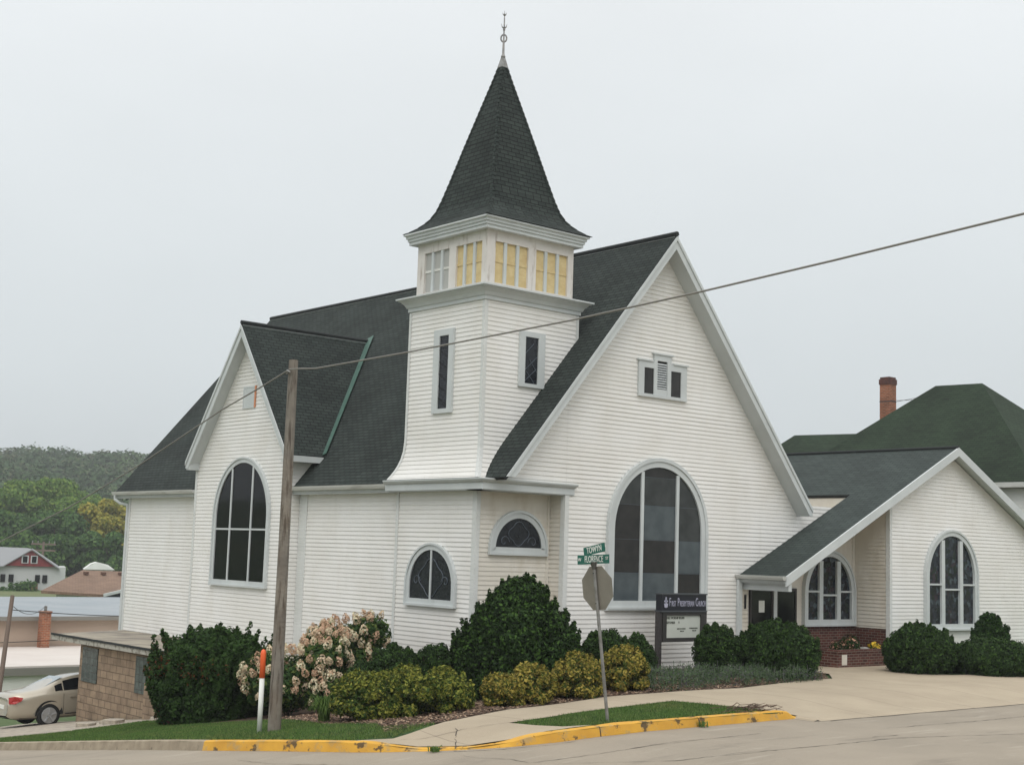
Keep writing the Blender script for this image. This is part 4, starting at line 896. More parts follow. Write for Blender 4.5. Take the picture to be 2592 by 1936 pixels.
def core(blobs, s, mats, name, parent, seed=0):
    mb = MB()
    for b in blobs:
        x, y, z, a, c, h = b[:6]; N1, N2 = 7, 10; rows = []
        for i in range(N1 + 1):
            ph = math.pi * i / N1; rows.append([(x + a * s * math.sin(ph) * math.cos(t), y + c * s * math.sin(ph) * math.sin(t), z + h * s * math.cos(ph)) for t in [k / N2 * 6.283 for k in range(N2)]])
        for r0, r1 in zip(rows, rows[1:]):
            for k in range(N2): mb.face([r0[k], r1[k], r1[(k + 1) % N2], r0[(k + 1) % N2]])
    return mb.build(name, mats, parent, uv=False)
def stems(x, y, z, h, r, n, parent, name='branches'):
    mb = MB()
    for k in range(n):
        a = k / n * 6.28 + random.random(); mb.tube([(x + .03 * math.cos(a), y + .03 * math.sin(a), z - .05), (x + r * .35 * math.cos(a), y + r * .35 * math.sin(a), z + h * .45), (x + r * .7 * math.cos(a), y + r * .7 * math.sin(a), z + h * .8)], [.02, .014, .006], 5)
    return mb.build(name, M['bark'], parent, uv=False)
def bush(name, kind, x, y, rad, h, label, cat='bush', group=None, dens=900, size=.035, lumps=16, top=None, sprigs=0, sprig_h=.25, seed=1, flat=1.0, gz=None, squash=None, extra=(), cone=0.0, prof=None, smooth=False):
    rs = random.Random(seed); z = G(x, y) if gz is None else gz
    root = empty(name, (x, y, z), label, cat, group)
    ry = rad * flat; blobs = [(x, y, z + h * .47, rad * .80, ry * .80, h * .45)] if not cone else [(x, y, z + h * .34, rad * .82, ry * .82, h * .34), (x, y, z + h * .6, rad * .55, ry * .55, h * .32)]
    if smooth:
        blobs = [(x, y, z + h * .46, rad * .93, ry * .93, h * .50)]
    if prof:
        pf = lambda t: np.interp(t, [q[0] for q in prof], [q[1] for q in prof]); blobs = [(x, y, z + h * t, rad * pf(t) * .72, ry * pf(t) * .72, h * .14) for t in (.12, .26, .4, .54, .68, .8)]
    for k in range(lumps):
        if smooth:
            a = k * 2.39996; zz = (k + .5) / lumps; s_ = rad * rs.uniform(.16, .24); e_ = math.sqrt(max(0, 1 - ((zz - .45) / .56) ** 2)); rr = .76 * e_
            blobs.append((x + rr * rad * math.cos(a), y + rr * ry * math.sin(a), z + h * zz * .92, s_, s_, s_)); continue
        if prof:
            a = k * 2.39996 + rs.uniform(-.2, .2); zz = ((k + .5) / lumps) ** .9; rr = pf(zz) * .84; s_ = rad * rs.uniform(.13, .22)
            blobs.append((x + rr * rad * math.cos(a), y + rr * ry * math.sin(a), z + h * zz, s_, s_, s_ * 1.15)); continue
        a = k * 2.39996 + rs.uniform(-.3, .3); zz = rs.uniform(.18, .86)
        rr = (.74 if zz < .55 else .74 - (zz - .55) * .9) * (1 - cone * zz); s_ = rs.uniform(.20, .36) * min(rad, h * .8)
        blobs.append((x + rr * rad * math.cos(a), y + rr * ry * math.sin(a), z + h * zz * .95, s_, s_, s_ * .9))
    blobs += [(x + ex_, y + ey_, z + ez_, er, er, erz) for ex_, ey_, ez_, er, erz in extra]
    V = leafcloud(blobs, dens, size)
    if sprigs:
        sb = []
        for k in range(sprigs):
            if prof:
                a = rs.uniform(0, 6.283); zz = rs.uniform(.1, 1) ; px, py, pz = x + rad * pf(zz) * .98 * math.cos(a), y + ry * pf(zz) * .98 * math.sin(a), z + h * zz; l_ = sprig_h * rs.uniform(.5, 1.2); ox, oy = math.cos(a) * .45, math.sin(a) * .45
                for q in range(4): sb.append((px + ox * l_ * q / 3, py + oy * l_ * q / 3, pz + l_ * q / 3, .07 * (1.15 - q * .2), .07 * (1.15 - q * .2), .09))
                continue
            a = rs.uniform(0, 6.283); el = rs.uniform(.0, 1.5); ce = 1 - cone * math.sin(el) * .8; px = x + rad * .9 * ce * math.cos(a) * math.cos(el); py = y + ry * .9 * ce * math.sin(a) * math.cos(el); pz = z + h * .5 + h * .47 * math.sin(el)
            l_ = sprig_h * rs.uniform(.5, 1.2); ox, oy = math.cos(a) * .35 * math.cos(el), math.sin(a) * .35 * math.cos(el)
            for q in range(4): sb.append((px + ox * l_ * q / 3, py + oy * l_ * q / 3, pz + l_ * q / 3, .07 * (1.15 - q * .2), .07 * (1.15 - q * .2), .09))
        V = np.concatenate([V, leafcloud(sb, dens * 1.2, size)])
    nk = len(LF[kind]); mi = rng.choice(nk, len(V) // 4)
    if kind.startswith('spirea'):
        c0 = V.reshape(-1, 4, 3)[:, 0]; t_ = np.sqrt(((c0[:, 0] - x) / rad) ** 2 + ((c0[:, 1] - y) / rad) ** 2 + ((c0[:, 2] - z - h * .5) / (h * .5)) ** 2)
        tip = rng.random(len(mi)) < np.clip((t_ - .74) * 1.8, 0, .62); mi[tip] = rng.choice([0, 2], tip.sum()); mi[~tip] = rng.choice([1, 3, nk - 1], (~tip).sum())
    if kind == 'burning':
        c0 = V.reshape(-1, 4, 3)[:, 0]; red = (np.sin(c0[:, 0] * 3.1) + np.sin(c0[:, 2] * 4.3 + 1) + np.cos(c0[:, 1] * 2.3)) > .9; mi[(mi == nk - 1) & ~red] = 0; mi[(mi == 3) & red & (rng.random(len(mi)) < .5)] = nk - 1
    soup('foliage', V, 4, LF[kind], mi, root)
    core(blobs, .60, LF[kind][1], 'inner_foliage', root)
    stems(x, y, z, h, rad, 6, root)
    return root
BX_ = 'trimmed boxwoods along the church front'
bush('boxwood', 'boxwood', 17.6, 24.6, .66, 1.32, 'dark trimmed boxwood behind the gold shrubs, next to the pink hydrangea', group=BX_, dens=1500, size=.028, seed=3, lumps=40, smooth=True, sprigs=8, sprig_h=.05, extra=((-.45, .4, .5, .42, .5),))
bush('boxwood', 'boxwood', 18.45, 24.2, .60, 1.28, 'dark trimmed boxwood just left of the tall conical yew', group=BX_, dens=1500, size=.028, seed=4, lumps=40, smooth=True, sprigs=8, sprig_h=.05)
bush('boxwood', 'boxwood', 22.5, 23.1, .66, 1.16, 'round dark boxwood right behind the stop sign post', group=BX_, dens=1500, size=.028, seed=5, lumps=40, smooth=True, sprigs=8, sprig_h=.05)
bush('boxwood', 'boxwood', 23.35, 22.95, .50, 1.02, 'small dark boxwood beside the left post of the church sign', group=BX_, dens=1500, size=.028, seed=6, lumps=40, smooth=True, sprigs=8, sprig_h=.05)
bush('boxwood', 'boxwood', 26.1, 22.9, .66, 1.25, 'round dark boxwood beside the right post of the church sign', group=BX_, dens=1500, size=.028, seed=7, lumps=40, smooth=True, sprigs=8, sprig_h=.05)
bush('privet', 'boxwood', 27.4, 22.1, 1.10, 1.30, 'wide dark clipped shrub in front of the entrance doors', dens=1000, size=.036, seed=8, lumps=60, smooth=True, sprigs=40, sprig_h=.1)
bush('privet', 'boxwood', 32.6, 21.5, 1.03, 1.22, 'big round clipped shrub right of the brick planter', dens=1000, size=.036, seed=9, lumps=60, smooth=True, sprigs=40, sprig_h=.12)
bush('low_hedge', 'boxwood', 34.3, 20.4, 1.25, .84, 'low clipped hedge at the right edge under the wing window', dens=1000, size=.036, seed=10, lumps=50, smooth=True, sprigs=30, sprig_h=.08)
bush('spiky_evergreen', 'yew', 35.55, 21.2, .52, 1.34, 'spiky evergreen shrub behind the low hedge at the right', dens=1000, size=.045, seed=11, sprigs=60, sprig_h=.22)
# tall irregular yew by the tower corner
bush('yew', 'holly', 19.68, 22.9, 1.36, 2.28, 'tall dark conical yew with loose sprigs in front of the tower corner', cat='evergreen shrub', dens=760, size=.043, lumps=150, seed=12, sprigs=200, sprig_h=.26,
     prof=[(0, .70), (.15, .92), (.38, 1.0), (.55, .86), (.70, .66), (.82, .46), (.92, .28), (1.0, .12)])
bush('burning_bush', 'burning', 15.85, 29.2, 1.45, 1.92, 'big green bush tinged with red in front of the garage', dens=620, size=.046, lumps=110, seed=13, sprigs=130, sprig_h=.42, gz=-4.1, prof=[(0, .70), (.25, .95), (.5, 1.0), (.7, .93), (.84, .70), (.94, .40), (1.0, .15)])
# gold and green spireas
SPG = 'gold and green spireas along the walk'
for i, (x, y, rd, h, lb) in enumerate(((15.12, 22.02, .60, .80, 'gold-green spirea at the lawn edge, leftmost of its row'), (15.72, 21.55, .66, .84, 'gold-green spirea in the middle of the three at the lawn edge'), (16.42, 21.18, .54, .72, 'gold-green spirea beside the patch of bare mulch'),
        (17.65, 20.95, .42, .52, 'low gold-green spirea right of the bare mulch'), (18.35, 20.95, .52, .68, 'gold-green spirea in front of the tall yew'), (19.85, 21.2, .54, .82, 'bright gold spirea just left of the stop sign post'), (21.5, 21.5, .56, .84, 'bright gold spirea just right of the stop sign post'))):
    bush('spirea', 'spirea' if i < 3 else 'spirea_gold', x, y, rd, h, lb, group=SPG, dens=1000, size=.036, lumps=34, seed=20 + i, sprigs=50, sprig_h=.09)
# hydrangeas with panicles: ten head shapes, copied
def head_mesh(k):
    n = 90; d = rng.normal(size=(n, 3)); d /= np.linalg.norm(d, axis=1)[:, None]
    t = (d[:, 2] + 1) / 2; w_ = .085 * (1.15 - .7 * t) + .01
    P = np.stack([d[:, 0] * w_, d[:, 1] * w_, .02 + d[:, 2] * .10], 1); nn = d + rng.normal(0, .4, (n, 3)); nn /= np.linalg.norm(nn, axis=1)[:, None]
    tt = np.cross(nn, rng.normal(size=(n, 3))); tt /= np.linalg.norm(tt, axis=1)[:, None]; bb = np.cross(nn, tt); s = .022
    V = np.stack([P - tt * s, P + bb * s, P + tt * s, P - bb * s], 1).reshape(-1, 3)
    o = soup('flower_head', V, 4, [HY[k % 3], HY[(k + 1) % 3]], (rng.random(n) < .25).astype(int)); return o
protos = [head_mesh(k) for k in range(9)]
used = set()
def hydrangea(x, y, rad, h, label, n, seed, gz, extra=()):
    root = bush('hydrangea', 'hydrangea', x, y, rad, h, label, dens=420, size=.055, lumps=12, seed=seed, group='pink hydrangeas by the side wall', gz=gz, extra=extra)
    rs = random.Random(seed); cen = [(0, 0, h * .5, rad, h * .5)] + [e for e in extra]
    k = 0; tries = 0; placed = []
    while k < n and tries < 4000:
        tries += 1; c = rs.choices(cen, [q[3] ** 2 * 3 for q in cen])[0]; a = rs.uniform(2.2, 5.9); el = rs.uniform(-.5, 1.5)
        px = x + c[0] + c[3] * 1.0 * math.cos(a) * math.cos(el); py = y + c[1] + c[3] * math.sin(a) * math.cos(el); pz = gz + c[2] + c[4] * 1.05 * math.sin(el)
        if pz < gz + .15 or any((px - q[0]) ** 2 + (py - q[1]) ** 2 + (pz - q[2]) ** 2 < .024 for q in placed): continue
        placed.append((px, py, pz)); i = rs.randrange(9); p_ = protos[i]
        o = p_ if i not in used else p_.copy()
        if i in used: col.objects.link(o)
        used.add(i)
        o.parent = root; o.location = (px - WL[root].x, py - WL[root].y, pz - WL[root].z); o.rotation_euler = (rs.uniform(-.6, .6), rs.uniform(-.6, .6), rs.uniform(0, 6)); s = rs.uniform(.75, 1.35); o.scale = (s, s, s * 1.1); k += 1
hydrangea(16.25, 26.6, .92, 1.35, 'pink and cream hydrangea behind the wooden pole, lower of the two', 98, 31, -3.62, extra=((.55, -.35, 1.10, .5, .45), (1.0, .1, 1.3, .5, .4), (-.3, .4, .8, .55, .5), (1.3, .5, 1.35, .55, .45), (.5, -.7, .5, .5, .4)))
hydrangea(18.7, 28.0, .92, 1.80, 'pink hydrangea reaching highest against the white tower wall', 78, 32, -3.5, extra=((-.8, -.3, 1.25, .55, .5), (.3, -.5, 1.5, .5, .45), (-1.1, -.9, 1.0, .5, .45)))
for i, p_ in enumerate(protos):
    if i not in used: bpy.data.objects.remove(p_)
# strap-leaved clumps
def clump(x, y, r_, h, label, n=140, kind='day', name='daylily', group='daylilies in the mulch', gz=None):
    z = G(x, y) if gz is None else gz; V = []
    for k in range(n):
        a = random.uniform(0, 6.283); o_ = random.uniform(.25, 1) * r_; hh = h * random.uniform(.6, 1.1); w_ = .012; b = Vector((x + random.uniform(-.08, .08), y + random.uniform(-.08, .08), z)); d_ = Vector((math.cos(a), math.sin(a), 0)); sdv = Vector((-d_.y, d_.x, 0)) * w_
        P = [b, b + d_ * o_ * .35 + Z * hh * .8, b + d_ * o_ * .8 + Z * hh, b + d_ * o_ * 1.15 + Z * hh * .6]
        for i in range(3):
            f0 = 1 - i * .28; f1 = 1 - (i + 1) * .28; V += [P[i] - sdv * f0, P[i] + sdv * f0, P[i + 1] + sdv * f1, P[i + 1] - sdv * f1]
    V = np.array([tuple(v) for v in V]); o = soup(name, V, 4, LF[kind], rng.integers(0, len(LF[kind]), len(V) // 4), None, (x, y, z)); return tag(o, label, 'plant', group)
clump(14.75, 22.75, .40, .50, 'strap-leaved daylily clump at the lawn edge left of the gold shrubs', 170)
clump(17.3, 21.6, .26, .34, 'small daylily clump between the gold shrubs and the tall yew', 90)
# catmint drifts
V = []; pts_ = []
for k in range(230):
    t = random.random(); x = 21.95 + t * 5.7; y = 20.75 + .25 * t + random.uniform(0, 1) * (1.9 - .9 * t); s_ = random.choice([.1, .13, .17, .22, .28]); pts_.append((x, y, G(x, y) + s_ * .55, s_ * 1.2, s_ * 1.2, s_))
V = leafcloud(pts_, 420, .022, .4, .5)
sp = []
for x, y, z, a, b, h in pts_:
    for q in range(3):
        px, py = x + random.gauss(0, .14), y + random.gauss(0, .14); hh = random.uniform(.05, .15); dx, dy = random.gauss(0, .03), random.gauss(0, .03)
        sp += [(px - .005, py, z), (px + .005, py, z), (px + dx + .008, py + dy, z + h * .6 + hh), (px + dx - .008, py + dy, z + h * .6 + hh)]
V = np.concatenate([V, np.array(sp)])
o = soup('catmint', V, 4, LF['catmint'], rng.integers(0, 4, len(V) // 4)); o['kind'] = 'stuff'; o['label'] = 'loose grey-green catmint drift along the walk below the church sign'; o['category'] = 'ground cover'
# planter plants
def posy(x, y, z, r_, kind, fm, label, name, n=90):
    blobs = [(x, y, z + r_ * .7, r_, r_, r_ * .8)]; V = leafcloud(blobs, 700, .03); V2 = leafcloud([(x, y, z + r_ * .85, r_ * .98, r_ * .98, r_ * .8)], n / (r_ * r_ * 12), .035, .9)
    VV = np.concatenate([V, V2]); mi = np.concatenate([rng.integers(0, len(LF[kind]), len(V) // 4), np.full(len(V2) // 4, len(LF[kind]))])
    o = soup(name, VV, 4, LF[kind] + [fm], mi, None, (x, y, z)); return tag(o, label, 'plant')
posy(33.05, 24.05, -2.47, .26, 'boxwood', M['flower_p'], 'peach flowers in the brick planter', 'flowering_plant')
posy(32.6, 24.2, -2.47, .2, 'boxwood', M['flower_p'], 'small peach flowers nearest the left end of the brick planter', 'flowering_plant', 50)
posy(34.1, 24.0, -2.47, .17, 'boxwood', M['flower_y'], 'yellow flowers at the right end of the brick planter', 'flowering_plant', 120)
posy(33.75, 24.6, -2.47, .3, 'boxwood', LF['boxwood'][2], 'dark leafy plant against the brick wall in the planter', 'leafy_plant', 10)
# twigs heaped at the tip of the island
mb = MB()
for k in range(46):
    a = random.uniform(-.4, .4); x, y = 20.75 + random.gauss(0, .32), 17.35 + random.gauss(0, .16) ; l_ = random.uniform(.2, .6); z = G(x, y) + .03 + random.uniform(0, .07)
    mb.tube([(x - l_ / 2 * math.cos(a), y - l_ / 2 * math.sin(a), z), (x, y, z + random.uniform(-.01, .05)), (x + l_ / 2 * math.cos(a), y + l_ / 2 * math.sin(a), z + random.uniform(-.02, .03))], [.008, .007, .003], 4)
o = mb.build('cut_branches', M['mulch'], uv=False, origin=(20.75, 17.35, -2.78)); tag(o, 'heap of dry brown twigs at the tip of the grass island', 'twigs')
# weeds in the kerb joints
for (x, y, lb) in ((18.9, 16.90, 'green weed growing out of a joint in the yellow kerb'), (13.75, 17.95, 'small weed at the foot of the kerb by the ramp')):
    clump(x, y, .10, .10, lb, 26, name='weed', group=None, gz=RD(x, y) + .01)

# ================================================================ poles, signs, cable
mb = MB(); pb, pt_ = Vector((13.36, 22.25, -3.55)), Vector((13.62, 22.68, 3.50))
mb.tube([pb.lerp(pt_, t) for t in (0, .2, .45, .7, 1)], [.122, .114, .104, .096, .088], 20)
up_ = empty('utility_pole', (13.36, 22.25, -3.35), 'tall bare weathered wooden pole leaning slightly in front of the church', 'utility pole')
mb.build('pole', M['pole'], up_, smooth=False)
mb = MB(); mb.tube([pb.lerp(pt_, .965) + Vector((-.12, -.10, 0)), pb.lerp(pt_, .965) + Vector((-.14, -.02, .03)), pb.lerp(pt_, .965) + Vector((-.06, .12, 0))], .02, 6); mb.build('cable_clamp', M['metal'], up_)
mb = MB(); mx_, my_ = 13.20, 22.50; gz = G(mx_, my_)
mk = empty('marker_post', (mx_, my_, gz), 'thin white plastic marker post with an orange top beside the wooden pole', 'marker post')
mb.lathe((mx_, my_, gz), [(.046, -.05), (.046, .98)], 16); mb.build('post', M['paper'], mk, smooth=True)
mb = MB(); mb.lathe((mx_, my_, gz), [(.052, .98), (.052, 1.42), (.045, 1.46), (.028, 1.485), (.002, 1.495)], 16); mb.build('orange_cap', mat('orange_plastic', S(232, 100, 50), .5), mk, smooth=True)
CP = [(13.6, 60, -2.2), (13.6, 50, -1.8), (13.6, 42, -.95), (13.6, 37.18, -.15), (13.6, 32.74, .75), (13.6, 29.05, 1.67), (13.6, 25.34, 2.71), (13.6, 23.89, 3.05), (13.58, 23.2, 3.21), (13.5, 22.6, 3.31), (13.55, 22.25, 3.30), (13.64, 21.95, 3.285), (13.70, 21.3, 3.31), (13.84, 19.22, 3.38), (14.11, 15.32, 3.56), (14.28, 12.87, 3.72), (14.42, 10.78, 3.88), (14.6, 8.22, 4.1), (14.8, 4, 4.5), (15, -6, 5.6)]
mb = MB(); mb.tube(CP, .0145, 6); o = mb.build('overhead_cable', M['cable'], smooth=True, uv=False, origin=(13.5, 22.6, 3.3)); tag(o, 'thick grey overhead cable slung past the top of the wooden pole', 'cable')
# street sign post
bs, tp = Vector((17.03, 17.38, -2.95)), Vector((16.79, 17.58, -.22)); sroot = empty('street_sign', (17.03, 17.38, -2.8), 'leaning steel post with a grey sign back and two green street name blades', 'street sign')
ax = (tp - bs).normalized(); Uy = Vector((0, 1, 0)); Uy = (Uy - ax * Uy.dot(ax)).normalized(); Ux = Uy.cross(ax).normalized()
mb = MB(); e_ = tp + ax * .34
for (dx, dy, a, b) in ((0, 0, .008, .03), (.018, .026, .03, .006), (.018, -.026, .03, .006)): mb.bar(bs + Ux * -dx + Uy * dy, tp - Ux * dx + Uy * dy + ax * .18, b if dx == 0 else b, a if dx == 0 else a, up=Ux)
mb = MB(); mb.tube([bs, tp + ax * .05], .03, 10)
mb.build('post', M['metal'], sroot)
c_ = bs + ax * ((-.54 + 2.95) ) ; c_ = bs.lerp(tp, .875); s_ = .375; oc = [(s_ * math.cos(a) / math.cos(math.pi / 8), s_ * math.sin(a) / math.cos(math.pi / 8)) for a in [math.pi / 8 + k * math.pi / 4 for k in range(8)]]
face_d = Ux if Ux.x > 0 else -Ux
mb = MB(); mb.prism([c_ + Uy * u + ax * v + face_d * .036 for u, v in oc], face_d * .004)
o = mb.build('sign_plate', mat('grey_sign_back', S(134, 130, 120), .6, metal=.2, c2=S(122, 118, 108), nscale=3), sroot)
mb = MB(); mb.prism([c_ + Uy * u * .98 + ax * v * .98 + face_d * .041 for u, v in oc], face_d * .002); mb.build('red_face', mat('sign_red', S(170, 30, 34), .4), o)
text_mesh('lettering', 'STOP', .30, c_ + face_d * .046, Uy, ax, M['white'], o, .75)
mb = MB()
for v in (-.26, .26): mb.tube([c_ + ax * v - face_d * .034, c_ + ax * v + face_d * .036], .012, 6)
mb.build('bolts', M['black'], o)
GR = mat('sign_green', S(22, 92, 78), .45); GRE = mat('sign_green_edge', S(30, 52, 46), .6)
top_ = tp + ax * .11
mb = MB(); mb.tube([tp - ax * .02, tp + ax * .05, tp + ax * .11], [.034, .05, .075], 10); mb.build('blade_bracket', mat('bracket', S(84, 84, 80), .6, metal=.3), sroot)
def blade(c, U, V, L_, h_, txt, sz, sx, sm1=None, sm2=None):
    U, V = Vector(U).normalized(), Vector(V).normalized(); n_ = U.cross(V)
    mb = MB(); mb.prism([c - U * L_ / 2 - V * h_ / 2 - n_ * .003, c + U * L_ / 2 - V * h_ / 2 - n_ * .003, c + U * L_ / 2 + V * h_ / 2 - n_ * .003, c - U * L_ / 2 + V * h_ / 2 - n_ * .003], n_ * .006); o = mb.build('name_blade', GR, sroot)
    for sgn in (1, -1):
        u = U * sgn; text_mesh('lettering', txt, sz, c + n_ * sgn * .005, u, V, M['paper'], o, sx)
        if sm1: text_mesh('lettering', sm1, sz * .5, c + n_ * sgn * .005 - u * (L_ / 2 - .04), u, V, M['paper'], o, .9)
        if sm2: text_mesh('lettering', sm2, sz * .45, c + n_ * sgn * .005 + u * (L_ / 2 - .065) + V * .01, u, V, M['paper'], o, .9)
tilt = Vector((-.02, 0, 1))
blade(top_ + Vector((0, 0, .045)), (1, .0, .05), (-.05, 0, 1), .76, .16, 'FLORENCE', .16, .57, 'W', 'ST')
blade(top_ + Vector((.03, 0, .215)) + Vector((0, .02, 0)), (0, -1, .20), (0, .20, 1), .54, .15, 'TOWYN', .15, .66)
# church notice sign
sg = empty('church_sign', (26, 24, -2.85), 'dark framed church notice board on two posts with a blue name panel on top', 'sign')
for x in (25.16, 26.80): mb = MB(); mb.box(x - .06, 23.94, -3.0, x + .06, 24.06, -1.32); mb.build('post', mat('dark_brown_paint', S(58, 54, 54), .6), sg)
navy = mat('navy_panel', S(13, 16, 28), .5)
mb = MB(); mb.box(25.16, 23.90, -1.29, 26.79, 24.1, -.90); h_ = mb.build('name_panel', navy, sg)
mb = MB(); mb.box(25.14, 23.88, -.90, 26.81, 24.12, -.87); mb.box(25.14, 23.88, -1.325, 26.81, 24.12, -1.29); mb.build('panel_trim', mat('sign_trim', S(70, 74, 78), .5), h_)
def pt(x, z): return (x, 23.895, z)
LT = mat('sign_lettering', S(172, 172, 190), .6)
def smallcaps(words, x, z, big, small, sx):
    for w_ in words:
        o1 = text_mesh('lettering', w_[0], big, pt(x, z), (1, 0, 0), (0, 0, 1), LT, h_, sx, 'LEFT'); x += big * .62 * sx
        o2 = text_mesh('lettering', w_[1:], small, pt(x, z - (big - small) * .36), (1, 0, 0), (0, 0, 1), LT, h_, sx, 'LEFT')
        wd = max(v.co.x for v in o2.data.vertices) - x; x += wd + .055
smallcaps(['FIRST', 'PRESBYTERIAN', 'CHURCH'], 25.42, -1.09, .29, .19, .455)
mb = MB(); ec = (25.30, -1.09)     # small pale emblem: a flame-topped cross figure
for (a, b, c, d) in ((-.018, -.13, .018, .13), (-.06, .01, .06, .05)): mb.box(ec[0] + a, 23.885, ec[1] + b, ec[0] + c, 23.9, ec[1] + d)
mb.prism([(ec[0] - .07, 23.884, ec[1] - .02), (ec[0] - .05, 23.884, ec[1] - .12), (ec[0] + .05, 23.884, ec[1] - .12), (ec[0] + .07, 23.884, ec[1] - .02), (ec[0], 23.884, ec[1] - .045)], (0, .012, 0))
mb.build('emblem', LT, h_)
bd = MB(); pS = Plane((0, 23.94, 0), (1, 0, 0), (0, -1, 0)); ring(bd, pS, rect_pts(25.23, -2.06, 26.73, -1.33), rect_pts(25.36, -1.96, 26.62, -1.41), -.12, .03); cab = bd.build('board_frame', mat('board_frame', S(50, 48, 46), .6), sg)
mb = MB(); wbox(mb, pS, 25.36, -1.96, 26.62, -1.41, -.1, -.01); mb.build('letter_board', mat('pale_board', S(200, 203, 194), .5, c2=S(190, 194, 184), nscale=2), cab)
DK = mat('dark_letters', S(62, 68, 56), .7)
for s, x, z, sz, sx, al in (('FALL WORSHIP BEGINS', 25.40, -1.475, .085, .72, 'LEFT'), ('SEPTEMBER', 25.39, -1.59, .085, .72, 'LEFT'), ('9', 25.82, -1.59, .085, .8, 'LEFT'), ('SUNDAY SCHOOL', 25.93, -1.74, .045, .85, 'CENTER'), ('9:00 AM', 25.95, -1.80, .045, .85, 'CENTER'), ('WORSHIP SERVICE', 26.38, -1.73, .045, .85, 'CENTER'), ('10:30 AM', 26.40, -1.79, .045, .85, 'CENTER')):
    text_mesh('lettering', s, sz, (x, 23.946, z), (1, 0, 0), (0, 0, 1), DK, cab, sx, al)

